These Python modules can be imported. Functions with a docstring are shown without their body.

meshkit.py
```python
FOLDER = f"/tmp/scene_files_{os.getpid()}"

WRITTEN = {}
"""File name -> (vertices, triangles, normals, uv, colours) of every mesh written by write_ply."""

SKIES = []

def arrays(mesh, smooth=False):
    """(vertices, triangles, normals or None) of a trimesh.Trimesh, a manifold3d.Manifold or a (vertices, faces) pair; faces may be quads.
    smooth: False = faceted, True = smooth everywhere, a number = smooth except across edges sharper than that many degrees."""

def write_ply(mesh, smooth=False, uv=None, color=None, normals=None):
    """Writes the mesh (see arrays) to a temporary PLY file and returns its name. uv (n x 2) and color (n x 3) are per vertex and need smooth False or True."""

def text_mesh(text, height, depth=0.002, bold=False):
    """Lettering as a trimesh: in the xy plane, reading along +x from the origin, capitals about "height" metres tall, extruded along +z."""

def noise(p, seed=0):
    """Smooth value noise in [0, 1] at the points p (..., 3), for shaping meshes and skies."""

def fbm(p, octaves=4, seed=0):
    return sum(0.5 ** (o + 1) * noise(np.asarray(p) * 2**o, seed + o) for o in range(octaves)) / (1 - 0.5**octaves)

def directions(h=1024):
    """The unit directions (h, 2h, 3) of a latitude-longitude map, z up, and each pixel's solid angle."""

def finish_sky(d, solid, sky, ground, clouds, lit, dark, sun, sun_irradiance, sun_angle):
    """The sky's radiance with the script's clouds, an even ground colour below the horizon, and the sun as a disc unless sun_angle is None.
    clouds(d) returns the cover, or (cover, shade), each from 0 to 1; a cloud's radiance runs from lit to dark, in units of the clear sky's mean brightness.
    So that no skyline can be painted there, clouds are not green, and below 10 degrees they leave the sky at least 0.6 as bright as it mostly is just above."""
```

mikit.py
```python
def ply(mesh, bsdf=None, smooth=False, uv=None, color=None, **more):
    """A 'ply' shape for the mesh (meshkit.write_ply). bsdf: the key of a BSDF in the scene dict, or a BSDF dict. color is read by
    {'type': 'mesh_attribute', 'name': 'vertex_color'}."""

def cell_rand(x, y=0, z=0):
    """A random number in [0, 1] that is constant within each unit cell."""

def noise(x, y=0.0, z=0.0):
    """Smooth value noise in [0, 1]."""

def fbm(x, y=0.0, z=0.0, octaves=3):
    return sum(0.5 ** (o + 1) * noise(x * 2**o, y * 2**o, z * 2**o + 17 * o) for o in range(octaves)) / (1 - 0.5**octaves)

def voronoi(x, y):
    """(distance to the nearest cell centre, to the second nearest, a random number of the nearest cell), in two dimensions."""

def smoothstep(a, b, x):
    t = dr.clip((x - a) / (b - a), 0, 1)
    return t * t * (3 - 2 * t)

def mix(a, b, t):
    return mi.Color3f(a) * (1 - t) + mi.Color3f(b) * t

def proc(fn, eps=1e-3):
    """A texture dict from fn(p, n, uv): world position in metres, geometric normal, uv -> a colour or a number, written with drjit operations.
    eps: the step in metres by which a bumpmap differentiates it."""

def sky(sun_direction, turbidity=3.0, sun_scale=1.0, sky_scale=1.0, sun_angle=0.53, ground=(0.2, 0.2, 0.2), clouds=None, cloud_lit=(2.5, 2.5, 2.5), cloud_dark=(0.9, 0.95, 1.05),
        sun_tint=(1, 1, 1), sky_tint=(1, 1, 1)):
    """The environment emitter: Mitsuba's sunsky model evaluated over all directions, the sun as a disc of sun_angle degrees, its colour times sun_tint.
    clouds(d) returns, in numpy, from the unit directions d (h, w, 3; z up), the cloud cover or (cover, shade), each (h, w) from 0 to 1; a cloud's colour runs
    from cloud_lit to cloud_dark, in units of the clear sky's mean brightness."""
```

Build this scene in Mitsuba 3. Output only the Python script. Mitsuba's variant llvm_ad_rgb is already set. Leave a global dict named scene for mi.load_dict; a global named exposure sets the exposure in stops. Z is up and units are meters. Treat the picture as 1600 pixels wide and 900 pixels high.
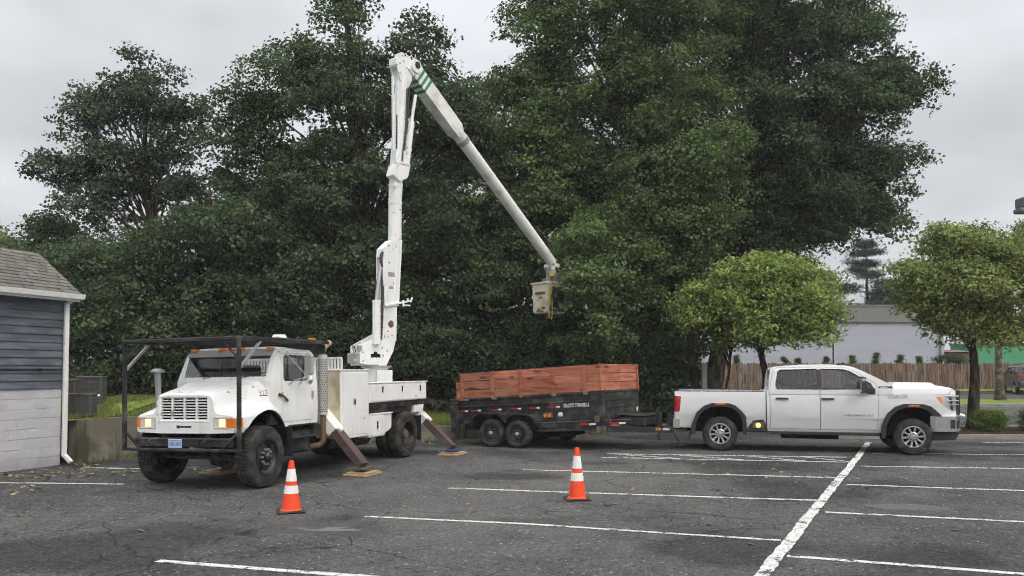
import math, random
import numpy as np, trimesh, drjit as dr, mitsuba as mi
import manifold3d as m3
from shapely.geometry import Polygon
import meshkit, mikit
from mikit import proc, noise, fbm, voronoi, cell_rand, smoothstep, mix

T4 = mi.ScalarTransform4f
rng = np.random.default_rng(7)
scene, labels = {}, {}

# ------------------------------------------------------------------ camera, sky, exposure
PITCH = math.radians(2.0)
F_PX = 1300.0
scene['air'] = {'type': 'homogeneous', 'albedo': {'type': 'rgb', 'value': [0.94, 0.95, 0.97]}, 'sigma_t': 0.0006}
scene['camera'] = {'type': 'perspective', 'medium': {'type': 'ref', 'id': 'air'}, 'fov': math.degrees(2 * math.atan(800 / F_PX)), 'fov_axis': 'x',
                   'near_clip': 0.1, 'far_clip': 3000.0,
                   'principal_point_offset_x': 0.0, 'principal_point_offset_y': -(577 - F_PX * math.tan(PITCH) - 450) / 900,
                   'to_world': T4().look_at(origin=[0, 0, 2.0], target=[0, math.cos(PITCH), 2.0 + math.sin(PITCH)], up=[0, 0, 1])}


def clouds(d):
    z = np.clip(d[..., 2], 0, 1)
    q = d / (0.25 + z[..., None])
    n = meshkit.fbm(q * [1.3, 1.3, 1.0] + 3.1, 5, seed=3)
    n2 = meshkit.fbm(q * [3.5, 3.5, 2.0] + 9.1, 4, seed=8)
    # the standard overcast sky: the zenith is about three times as bright as the horizon
    lum = (1 + 2 * z) / 3
    shade = 1.0 - lum * (0.90 + 0.85 * (n - 0.5) + 0.36 * (n2 - 0.5)) + 0.02
    return np.ones_like(z), np.clip(shade, 0, 1)


scene['sky'] = mikit.sky([0.40, -0.62, 0.68], turbidity=4, sun_scale=0.2, sun_angle=40, clouds=clouds,
                         cloud_lit=(2.95, 3.04, 3.2), sun_tint=(0.92, 0.98, 1.06), cloud_dark=(0.0, 0.0, 0.0), ground=(0.12, 0.12, 0.12))
exposure = 2.62


scene['haze'] = {'type': 'cube', 'to_world': T4().translate([0, 0, 14.5]).scale([2300, 2300, 16.5]), 'bsdf': {'type': 'null'}, 'interior': {'type': 'ref', 'id': 'air'}}
labels['haze'] = {'label': 'thin grey haze filling the damp air over the lot', 'kind': 'stuff'}


# ------------------------------------------------------------------ materials
def rgb(c):
    return {'type': 'rgb', 'value': list(c) if not np.isscalar(c) else [c] * 3}


def mat(name, color, rough=0.5, metal=0.0, spec=0.5, coat=0.0, bump=None, bump_scale=1.0):
    b = {'type': 'principled', 'base_color': color if isinstance(color, dict) else rgb(color), 'roughness': rough, 'metallic': metal, 'specular': spec}
    if coat:
        b |= {'clearcoat': coat, 'clearcoat_gloss': 0.92}
    if bump is not None:
        b = {'type': 'bumpmap', 'arbitrary': bump, 'scale': bump_scale, 'bsdf': b}
    scene[name] = {'type': 'twosided', 'bsdf': b}
    return name


def f_asphalt(p, n, uv):
    x, y = p.x, p.y
    big = fbm(x * 0.35 + 5, y * 0.35, 0.0, 4)
    mid = fbm(x * 2.3, y * 2.3 + 9, 1.0, 3)
    fine = noise(x * 60, y * 60, 2.0)
    fine2 = noise(x * 140, y * 140, 4.0)
    grain = noise(x * 24, y * 24, 3.0)
    v = 0.068 + 0.050 * (big - 0.5) + 0.036 * (mid - 0.5) + 0.062 * (fine - 0.5) + 0.040 * (fine2 - 0.5) + 0.036 * (grain - 0.5)
    # pale exposed stones
    stone = dr.select(cell_rand(x * 28, y * 28, 3) > 0.965, 1.0, 0.0) * smoothstep(0.5, 0.8, noise(x * 55, y * 55, 7.0))
    v = v + 0.20 * stone
    # alligator cracking in places, and a few long cracks
    wx = x + 0.35 * (fbm(x * 2.2, y * 2.2, 3.0, 3) - 0.5)
    wy = y + 0.35 * (fbm(x * 2.2 + 31, y * 2.2, 3.0, 3) - 0.5)
    a, b, _ = voronoi(wx * 2.1, wy * 2.1)
    zone = smoothstep(0.44, 0.56, fbm(x * 0.28 + 3.3, y * 0.28 + 1.7, 9.0, 3))
    crack = (1 - smoothstep(0.0, 0.05, b - a)) * zone
    a2, b2, _ = voronoi(wx * 0.33 + 7, wy * 0.33)
    crack2 = (1 - smoothstep(0.0, 0.013, b2 - a2)) * smoothstep(0.25, 0.45, noise(x * 0.5, y * 0.5, 5.0))
    a3, b3, _ = voronoi(wx * 5.5 + 3, wy * 5.5)
    crack3 = (1 - smoothstep(0.0, 0.06, b3 - a3)) * smoothstep(0.58, 0.66, fbm(x * 0.4 + 13.3, y * 0.4 + 4.7, 2.0, 3))
    c = dr.minimum(crack + crack2 + 0.7 * crack3, 1)
    v = v * (1 - 0.82 * c)
    # dark oil and damp stains, one pale patched spot on each side
    dark = smoothstep(0.54, 0.70, fbm(x * 0.45 + 40, y * 0.45 + 3, 6.0, 4))
    v = v * (1 - 0.50 * dark)

    def spot(cx, cy, ax, ay, rot):
        dx, dy = x - cx + 0.35 * (fbm(x * 2, y * 2, 8.0, 3) - 0.5), y - cy + 0.35 * (fbm(x * 2 + 9, y * 2, 8.0, 3) - 0.5)
        u, w = dx * math.cos(rot) + dy * math.sin(rot), -dx * math.sin(rot) + dy * math.cos(rot)
        return 1 - smoothstep(0.72, 1.0, dr.sqrt(dr.square(u / ax) + dr.square(w / ay)))
    s1 = spot(-2.35, 10.6, 0.95, 0.55, -0.2)
    v = dr.lerp(v, 0.045 + 0.06 * (mid - 0.35) + 0.04 * (fine - 0.5), s1 * 0.7)
    s2 = spot(-2.3, 10.45, 0.6, 0.18, -0.15) * smoothstep(0.35, 0.6, fbm(x * 4, y * 9, 3.0, 3))
    v = dr.lerp(v, 0.16, s2 * 0.7)
    s3 = spot(5.75, 12.2, 0.75, 0.33, -0.2)
    v = dr.lerp(v, 0.115 + 0.05 * (fine - 0.5), s3 * 0.6)
    v = dr.maximum(v, 0.008)
    warm = 0.06 * (big - 0.4)
    return mi.Color3f(v * (1.0 + warm), v * 0.99, v * (0.975 - warm))


def f_asphalt_bump(p, n, uv):
    return 0.006 * noise(p.x * 60, p.y * 60, 2.0) + 0.003 * noise(p.x * 140, p.y * 140, 3.0) + 0.01 * noise(p.x * 5, p.y * 5, 1.0)


mat('mat_asphalt', proc(f_asphalt), 0.82, spec=0.35, bump=proc(f_asphalt_bump, 4e-3))


def f_line(p, n, uv):
    w = fbm(p.x * 9, p.y * 9, 1.0, 4)
    fine = noise(p.x * 45, p.y * 45, 2.0)
    wear = smoothstep(0.46, 0.28, w * 0.75 + fine * 0.25)
    a, b, _ = voronoi(p.x * 4 + 0.4 * noise(p.x * 6, p.y * 6), p.y * 4)
    wear = dr.maximum(wear, (1 - smoothstep(0.0, 0.05, b - a)) * 0.8)
    return mix((0.62, 0.62, 0.60), (0.085, 0.083, 0.08), wear) * (0.85 + 0.3 * (fine - 0.5))


mat('mat_line', proc(f_line), 0.7, spec=0.3)


def f_truckwhite(p, n, uv):
    d = fbm(p.x * 1.7, p.y * 1.7, p.z * 0.9, 4)
    s = fbm(p.x * 9, p.y * 9, p.z * 1.2, 3)
    low = smoothstep(1.3, 0.5, p.z) * 0.35
    g = dr.clip(smoothstep(0.48, 0.75, d) * 0.30 + smoothstep(0.58, 0.75, s) * 0.22 + low * s, 0, 0.7)
    spots = smoothstep(0.80, 0.86, noise(p.x * 13, p.y * 13, p.z * 13)) * smoothstep(0.55, 0.7, noise(p.x * 2, p.y * 2, p.z * 2)) * 0.7
    c = mix((0.80, 0.815, 0.815), (0.54, 0.52, 0.46), g)
    return mix(c, (0.20, 0.13, 0.08), spots)


def f_bodywhite(p, n, uv):
    d = fbm(p.x * 1.2, p.y * 1.2, p.z * 1.2, 3)
    low = smoothstep(1.0, 0.45, p.z)
    return mix((0.63, 0.64, 0.655), (0.42, 0.415, 0.40), dr.clip(low * (0.15 + 0.7 * fbm(p.x * 4, p.y * 4, p.z * 4, 3)) + 0.08 * d, 0, 0.8))


def f_beige(p, n, uv):
    d = fbm(p.x * 3, p.y * 3, p.z * 2, 4)
    return mix((0.66, 0.62, 0.48), (0.42, 0.37, 0.25), smoothstep(0.42, 0.68, d))


mat('mat_truck_white', proc(f_truckwhite), 0.34, coat=0.35)
mat('mat_pickup_white', proc(f_bodywhite), 0.25, coat=0.8)
mat('mat_beige', proc(f_beige), 0.45)
mat('mat_trim_white', (0.78, 0.78, 0.77), 0.4)


def f_black(p, n, uv):
    d = fbm(p.x * 5, p.y * 5, p.z * 5, 4)
    return mix((0.017, 0.017, 0.018), (0.075, 0.07, 0.066), smoothstep(0.45, 0.8, d))


mat('mat_black_steel', proc(f_black), 0.42)
mat('mat_black_plastic', (0.022, 0.022, 0.024), 0.55)
mat('mat_dark', (0.006, 0.006, 0.007), 0.8, spec=0.2)


def f_rubber(p, n, uv):
    d = fbm(p.x * 7, p.y * 7, p.z * 7, 3)
    return mix((0.022, 0.022, 0.022), (0.07, 0.066, 0.06), smoothstep(0.35, 0.85, d))


mat('mat_rubber', proc(f_rubber), 0.72, spec=0.35)
mat('mat_chrome', (0.84, 0.85, 0.87), 0.2, metal=1.0)
mat('mat_alloy', (0.62, 0.62, 0.63), 0.28, metal=0.9)
mat('mat_steel', (0.42, 0.42, 0.41), 0.42, metal=0.6)
mat('mat_perforated', (0.60, 0.60, 0.58), 0.45, metal=0.3)
mat('mat_mirror', (0.82, 0.84, 0.86), 0.05, metal=1.0)
mat('mat_red', (0.42, 0.012, 0.015), 0.2, coat=0.6)
mat('mat_amber', (0.75, 0.20, 0.02), 0.22, coat=0.6)
mat('mat_lens', (0.62, 0.60, 0.52), 0.12, spec=0.7, coat=0.8)
mat('mat_clear_lens', (0.55, 0.57, 0.60), 0.15, metal=0.5, coat=0.8)
mat('mat_reflect_red', (0.33, 0.02, 0.02), 0.4)
mat('mat_reflect_white', (0.72, 0.72, 0.72), 0.35)
mat('mat_cone_orange', (0.86, 0.075, 0.02), 0.42, spec=0.4)
mat('mat_cone_white', (0.80, 0.80, 0.79), 0.45)
mat('mat_plate', (0.42, 0.52, 0.72), 0.4)
mat('mat_plate_band', (0.05, 0.10, 0.30), 0.4)
mat('mat_seat', (0.04, 0.04, 0.045), 0.8)
mat('mat_green_stripe', (0.03, 0.22, 0.11), 0.4)
mat('mat_yellow', (0.50, 0.44, 0.16), 0.6)
mat('mat_glassfibre', proc(lambda p, n, uv: mix((0.76, 0.77, 0.75), (0.52, 0.52, 0.48), smoothstep(0.45, 0.8, fbm(p.x * 3, p.y * 3, p.z * 3, 4)))), 0.4)
mat('mat_outrigger_grey', proc(lambda p, n, uv: mix((0.045, 0.045, 0.047), (0.11, 0.095, 0.085), fbm(p.x * 6, p.y * 6, p.z * 6, 3))), 0.45)
mat('mat_outrigger_red', (0.14, 0.045, 0.035), 0.5)
mat('mat_blue_foot', (0.03, 0.05, 0.13), 0.5)
mat('mat_exhaust_tan', (0.42, 0.33, 0.20), 0.45, metal=0.4)
mat('mat_rust', (0.13, 0.085, 0.055), 0.7)


def f_wood(p, n, uv):
    g = fbm((p.x * 0.84 - p.y * 0.5) * 2.2, p.z * 34, (p.x + p.y) * 0.6, 4)
    k = fbm(p.x * 2.3, p.y * 2.3, p.z * 4, 3)
    knot = smoothstep(0.80, 0.90, noise(p.x * 3.1, p.y * 3.1, p.z * 7))
    c = mix((0.47, 0.165, 0.095), (0.25, 0.078, 0.046), smoothstep(0.3, 0.72, g))
    c = mix(c, (0.50, 0.20, 0.12), 0.5 * smoothstep(0.45, 0.7, k))
    return mix(c, (0.08, 0.03, 0.02), knot * 0.8)


mat('mat_redwood', proc(f_wood), 0.62, spec=0.3)
mat('mat_redwood_b', proc(lambda p, n, uv: f_wood(p + mi.Vector3f(3.1, 1.7, 0.37), n, uv) * 0.86), 0.62, spec=0.3)
mat('mat_redwood_c', proc(lambda p, n, uv: f_wood(p + mi.Vector3f(7.1, 4.7, 0.77), n, uv) * 1.12 + 0.015), 0.62, spec=0.3)
mat('mat_redwood_d', proc(lambda p, n, uv: f_wood(p + mi.Vector3f(1.1, 9.7, 1.37), n, uv) * mi.Color3f(0.80, 0.95, 1.05)), 0.62, spec=0.3)
REDS = ['mat_redwood', 'mat_redwood_b', 'mat_redwood_c', 'mat_redwood_d']
mat('mat_pad_wood', proc(lambda p, n, uv: mix((0.46, 0.34, 0.21), (0.24, 0.16, 0.09), fbm(p.x * 5, p.y * 22, p.z * 30, 4))), 0.7)


def f_picket(p, n, uv):
    g = fbm(p.x * 26, p.y * 26, p.z * 1.4, 3)
    c = cell_rand(p.x / 0.2, 0, 3)
    col = mix((0.20, 0.128, 0.095), (0.30, 0.22, 0.185), c)
    return mix(col, (0.06, 0.04, 0.032), smoothstep(0.35, 0.75, g)) * 0.95


mat('mat_picket', proc(f_picket), 0.85, spec=0.2)


def f_concrete(p, n, uv):
    d = fbm(p.x * 1.5, p.y * 1.5, p.z * 1.5, 4)
    streak = fbm(p.x * 4.5, p.y * 4.5, p.z * 0.5, 4)
    c = mix((0.27, 0.245, 0.20), (0.16, 0.145, 0.115), smoothstep(0.35, 0.65, d))
    c = mix(c, (0.045, 0.045, 0.035), smoothstep(0.45, 0.68, streak) * 0.85)
    return mix(c, (0.06, 0.075, 0.03), smoothstep(0.55, 0.75, fbm(p.x * 3 + 4, p.y * 3, p.z * 3, 3)) * 0.5)


mat('mat_concrete', proc(f_concrete), 0.85, spec=0.2, bump=proc(lambda p, n, uv: 0.02 * fbm(p.x * 8, p.y * 8, p.z * 8, 3), 5e-3))
mat('mat_kerb', proc(lambda p, n, uv: mix((0.36, 0.35, 0.33), (0.17, 0.165, 0.15), fbm(p.x * 3, p.y * 3, p.z * 6, 4))), 0.85, spec=0.2)


def f_siding(p, n, uv):
    d = fbm(p.x * 2, p.y * 2, p.z * 9, 3)
    return mix((0.085, 0.095, 0.120), (0.145, 0.158, 0.190), smoothstep(0.3, 0.75, d))


mat('mat_siding', proc(f_siding), 0.6, spec=0.3)
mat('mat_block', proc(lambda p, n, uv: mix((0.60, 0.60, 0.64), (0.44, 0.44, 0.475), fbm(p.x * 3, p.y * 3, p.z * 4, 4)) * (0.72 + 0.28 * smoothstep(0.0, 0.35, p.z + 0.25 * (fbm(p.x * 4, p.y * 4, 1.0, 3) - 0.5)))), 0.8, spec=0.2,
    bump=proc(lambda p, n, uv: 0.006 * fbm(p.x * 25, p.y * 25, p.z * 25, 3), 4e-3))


def f_shingle(p, n, uv):
    d = noise(p.x * 90, p.y * 90, p.z * 90)
    r = cell_rand(p.x * 3.7 + p.y * 3.1, p.z * 9.0, 1)
    return mix((0.105, 0.098, 0.090), (0.20, 0.19, 0.175), r * 0.6 + d * 0.4)


mat('mat_shingle', proc(f_shingle), 0.9, spec=0.15)
mat('mat_grass', proc(lambda p, n, uv: mix((0.09, 0.13, 0.03), (0.17, 0.21, 0.06), fbm(p.x * 4, p.y * 4, 1.0, 4))), 0.85, spec=0.15)
mat('mat_earth', proc(lambda p, n, uv: mix((0.028, 0.030, 0.014), (0.070, 0.066, 0.030), fbm(p.x * 3, p.y * 3, p.z * 3, 4))), 0.95, spec=0.1)
mat('mat_mulch', proc(lambda p, n, uv: mix((0.014, 0.010, 0.008), (0.05, 0.034, 0.024), fbm(p.x * 16, p.y * 16, p.z * 16, 4))), 0.95, spec=0.1)
mat('mat_bark', proc(lambda p, n, uv: mix((0.020, 0.017, 0.013), (0.085, 0.072, 0.056), smoothstep(0.3, 0.75, fbm(p.x * 9, p.y * 9, p.z * 2.2, 4)))), 0.9, spec=0.1,
    bump=proc(lambda p, n, uv: 0.05 * fbm(p.x * 16, p.y * 16, p.z * 4, 3), 6e-3))
mat('mat_bark_lichen', proc(lambda p, n, uv: mix((0.085, 0.075, 0.055), (0.20, 0.20, 0.13), smoothstep(0.4, 0.7, fbm(p.x * 6, p.y * 6, p.z * 5, 4)))), 0.9, spec=0.1)
mat('mat_bluegrey_wall', proc(lambda p, n, uv: mix((0.46, 0.485, 0.56), (0.40, 0.42, 0.49), fbm(p.x * 0.5, p.y * 0.5, p.z * 1.5, 4))), 0.8, spec=0.2)
mat('mat_fascia', (0.19, 0.20, 0.195), 0.6)
mat('mat_green_wall', proc(lambda p, n, uv: mix((0.10, 0.36, 0.20), (0.085, 0.30, 0.17), fbm(p.x * 0.7, p.y * 0.7, p.z, 3))), 0.7, spec=0.2)
mat('mat_brown_wall', (0.13, 0.10, 0.085), 0.8)
mat('mat_suv', (0.060, 0.055, 0.055), 0.3, coat=0.7)
mat('mat_ac', proc(lambda p, n, uv: mix((0.062, 0.062, 0.062), (0.10, 0.098, 0.094), fbm(p.x * 3, p.y * 3, p.z * 3, 3))), 0.6)
mat('mat_post_grey', (0.30, 0.30, 0.28), 0.7)
mat('mat_galvanised', (0.20, 0.205, 0.21), 0.5, metal=0.4)
mat('mat_cable', (0.05, 0.05, 0.05), 0.5)
mat('mat_litter', {'type': 'mesh_attribute', 'name': 'vertex_color'}, 0.85, spec=0.1)
scene['mat_leaf'] = {'type': 'principledthin', 'base_color': {'type': 'mesh_attribute', 'name': 'vertex_color'}, 'roughness': 0.4, 'eta': 1.5, 'diff_trans': 0.6}
scene['mat_pane'] = {'type': 'thindielectric', 'int_ior': 1.5, 'specular_transmittance': rgb((0.75, 0.79, 0.78))}
scene['mat_pane_tinted'] = {'type': 'thindielectric', 'int_ior': 1.5, 'specular_transmittance': rgb((0.16, 0.16, 0.17))}
scene['mat_pane_light'] = {'type': 'thindielectric', 'int_ior': 1.5, 'specular_transmittance': rgb((0.62, 0.64, 0.62))}
scene['mat_pane_half'] = {'type': 'thindielectric', 'int_ior': 1.5, 'specular_transmittance': rgb((0.42, 0.43, 0.42))}

# ------------------------------------------------------------------ geometry helpers


def arr(g):
    """anything -> (vertices, triangles)"""
    if isinstance(g, m3.Manifold):
        m = g.to_mesh()
        return np.array(m.vert_properties[:, :3], float), np.array(m.tri_verts, int)
    if isinstance(g, list):
        vs, fs, n = [], [], 0
        for x in g:
            v, f = arr(x)
            vs.append(v)
            fs.append(f + n)
            n += len(v)
        return np.vstack(vs), np.vstack(fs)
    if isinstance(g, tuple):
        v, f = np.asarray(g[0], float), np.asarray(g[1], int)
        if f.shape[1] == 4:
            f = np.vstack([f[:, [0, 1, 2]], f[:, [0, 2, 3]]])
        return v, f
    return np.array(g.vertices), np.array(g.faces)


def bx(x0, x1, y0, y1, z0, z1):
    x0, x1 = min(x0, x1), max(x0, x1)
    y0, y1 = min(y0, y1), max(y0, y1)
    z0, z1 = min(z0, z1), max(z0, z1)
    return m3.Manifold.cube([x1 - x0, y1 - y0, z1 - z0]).translate([x0, y0, z0])


def hull(pts):
    return m3.Manifold.hull_points(np.asarray(pts, float))


def cb(x0, x1, y0, y1, z0, z1, c=0.012):
    """box with chamfered edges"""
    lo, hi = np.minimum([x0, y0, z0], [x1, y1, z1]), np.maximum([x0, y0, z0], [x1, y1, z1])
    c = min(c, 0.45 * float((hi - lo).min()))
    pts = []
    for s in np.ndindex(2, 2, 2):
        for k in range(3):
            pts.append([(lo[i] if not s[i] else hi[i]) + ((c if not s[i] else -c) if i != k else 0) for i in range(3)])
    return hull(pts)


AX = {'z': [[1, 0, 0], [0, 1, 0], [0, 0, 1]], 'y': [[1, 0, 0], [0, 0, 1], [0, 1, 0]], 'x': [[0, 0, 1], [1, 0, 0], [0, 1, 0]]}


def pr(poly, axis, a, b, holes=()):
    """polygon extruded along an axis; coordinates (x,z) for 'y', (y,z) for 'x', (x,y) for 'z'"""
    cs = poly if isinstance(poly, m3.CrossSection) else m3.CrossSection([np.asarray(poly, float)] + [np.asarray(h, float) for h in holes], m3.FillRule.EvenOdd)
    m = cs.extrude(b - a)
    M = np.array(AX[axis], float)
    off = {'z': [0, 0, a], 'y': [0, a, 0], 'x': [a, 0, 0]}[axis]
    return m.transform(np.hstack([M, np.array(off, float)[:, None]]))


def tube(pts, r, n=8, cap=True):
    p = np.asarray(pts, float)
    r = np.broadcast_to(r, (len(p),)).astype(float)
    t = np.gradient(p, axis=0)
    t /= np.linalg.norm(t, axis=1, keepdims=True) + 1e-12
    ref = np.array([0, 0, 1.0]) if abs(t[:, 2]).mean() < 0.8 else np.array([1.0, 0, 0])
    a = np.cross(t, ref)
    a /= np.linalg.norm(a, axis=1, keepdims=True) + 1e-12
    b = np.cross(t, a)
    ang = np.arange(n) * 2 * np.pi / n
    v = p[:, None] + r[:, None, None] * (np.cos(ang)[None, :, None] * a[:, None] + np.sin(ang)[None, :, None] * b[:, None])
    i, j = np.meshgrid(np.arange(len(p) - 1), np.arange(n), indexing='ij')
    q = np.stack([i * n + j, (i + 1) * n + j, (i + 1) * n + (j + 1) % n, i * n + (j + 1) % n], -1).reshape(-1, 4)
    v = v.reshape(-1, 3)
    f = np.vstack([q[:, [0, 2, 1]], q[:, [0, 3, 2]]])
    if cap:
        k = len(v)
        v = np.vstack([v, p[:1], p[-1:]])
        j = np.arange(n)
        e = (len(p) - 1) * n
        f = np.vstack([f, np.stack([np.full(n, k), (j + 1) % n, j], 1), np.stack([np.full(n, k + 1), e + j, e + (j + 1) % n], 1)])
    return v, f


def cyl(p0, p1, r, n=16, r2=None):
    return tube([p0, p1], [r, r if r2 is None else r2], n)


def bar(p0, p1, w, h, up=(0, 0, 1)):
    """rectangular bar between two points"""
    p0, p1 = np.asarray(p0, float), np.asarray(p1, float)
    t = (p1 - p0) / np.linalg.norm(p1 - p0)
    up = np.asarray(up, float)
    if abs(t @ up) > 0.97:
        up = np.array([1.0, 0, 0])
    s = np.cross(t, up)
    s /= np.linalg.norm(s)
    u = np.cross(s, t)
    return hull([p + a * s * w / 2 + b * u * h / 2 for p in (p0, p1) for a in (-1, 1) for b in (-1, 1)])


def lathe(profile, n=40, center=(0, 0, 0), mod=None):
    """profile [(r, y)] turned about the y axis"""
    pf = np.asarray(profile, float)
    ang = np.arange(n) * 2 * np.pi / n
    R = np.repeat(pf[None, :, 0], n, 0)
    if mod is not None:
        R = mod(R, np.arange(n))
    v = np.stack([R * np.cos(ang)[:, None], np.repeat(pf[None, :, 1], n, 0), R * np.sin(ang)[:, None]], -1)
    k = len(pf)
    i, j = np.meshgrid(np.arange(n), np.arange(k - 1), indexing='ij')
    q = np.stack([i * k + j, ((i + 1) % n) * k + j, ((i + 1) % n) * k + j + 1, i * k + j + 1], -1).reshape(-1, 4)
    return v.reshape(-1, 3) + np.asarray(center, float), np.vstack([q[:, [0, 1, 2]], q[:, [0, 2, 3]]])


def lathe_z(profile, n=32, center=(0, 0, 0)):
    v, f = lathe(profile, n)
    return np.stack([v[:, 0], v[:, 2], v[:, 1]], 1) + np.asarray(center, float), f[:, ::-1]


def loft(sections):
    """closed solid through rings of equal point count"""
    s = np.asarray(sections, float)
    k, n = s.shape[:2]
    i, j = np.meshgrid(np.arange(k - 1), np.arange(n), indexing='ij')
    q = np.stack([i * n + j, i * n + (j + 1) % n, (i + 1) * n + (j + 1) % n, (i + 1) * n + j], -1).reshape(-1, 4)
    v = s.reshape(-1, 3)
    c0, c1 = len(v), len(v) + 1
    v = np.vstack([v, s[0].mean(0), s[-1].mean(0)])
    j = np.arange(n)
    e = (k - 1) * n
    f = np.vstack([q[:, [0, 1, 2]], q[:, [0, 2, 3]], np.stack([np.full(n, c0), (j + 1) % n, j], 1), np.stack([np.full(n, c1), e + j, e + (j + 1) % n], 1)])
    tm = trimesh.Trimesh(v, f, process=False)
    if tm.volume < 0:
        f = f[:, ::-1]
    return m3.Manifold(m3.Mesh(np.asarray(v, np.float32), np.asarray(f, np.uint32)))


def text(s, height, depth=0.002, bold=False):
    m = meshkit.text_mesh(s, height, depth, bold)
    return np.array(m.vertices), np.array(m.faces)


def put_text(s, height, origin, right, up, bold=False, width=None, depth=0.002):
    v, f = text(s, height, depth, bold)
    v = v.copy()
    if width:
        v[:, 0] *= width / (v[:, 0].max() - v[:, 0].min())
    r, u = np.asarray(right, float), np.asarray(up, float)
    r, u = r / np.linalg.norm(r), u / np.linalg.norm(u)
    return np.asarray(origin, float) + v[:, :1] * r + v[:, 1:2] * u + v[:, 2:3] * np.cross(r, u), f


# ------------------------------------------------------------------ naming
used, poses = set(), {}


def numbered(key):
    if key not in used:
        used.add(key)
        return key
    i = 1
    while f'{key}_{i:03d}' in used:
        i += 1
    used.add(f'{key}_{i:03d}')
    return f'{key}_{i:03d}'


def pose(o, ang, roll=0.0, pitch=0.0, pivot=(0, 0, 0)):
    """local (forward, left, up) -> world"""
    c, s = math.cos(ang), math.sin(ang)
    R = np.array([[c, -s, 0], [s, c, 0], [0, 0, 1.0]])
    cr, sr = math.cos(roll), math.sin(roll)
    Rx = np.array([[1, 0, 0], [0, cr, -sr], [0, sr, cr]])
    cp, sp = math.cos(pitch), math.sin(pitch)
    Ry = np.array([[cp, 0, -sp], [0, 1, 0], [sp, 0, cp]])
    o, pv = np.asarray(o, float), np.asarray(pivot, float)
    return lambda v: ((np.asarray(v, float) - pv) @ (Rx @ Ry).T + pv) @ R.T + o


IDENT = lambda v: np.asarray(v, float)


def thing(name, label, cat, ps=IDENT, group=None, kind=None):
    key = numbered(name)
    poses[key] = ps
    labels[key] = {'label': label}
    if cat:
        labels[key]['category'] = cat
    if group:
        labels[key]['group'] = group
    if kind:
        labels[key]['kind'] = kind
    return key


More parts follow.
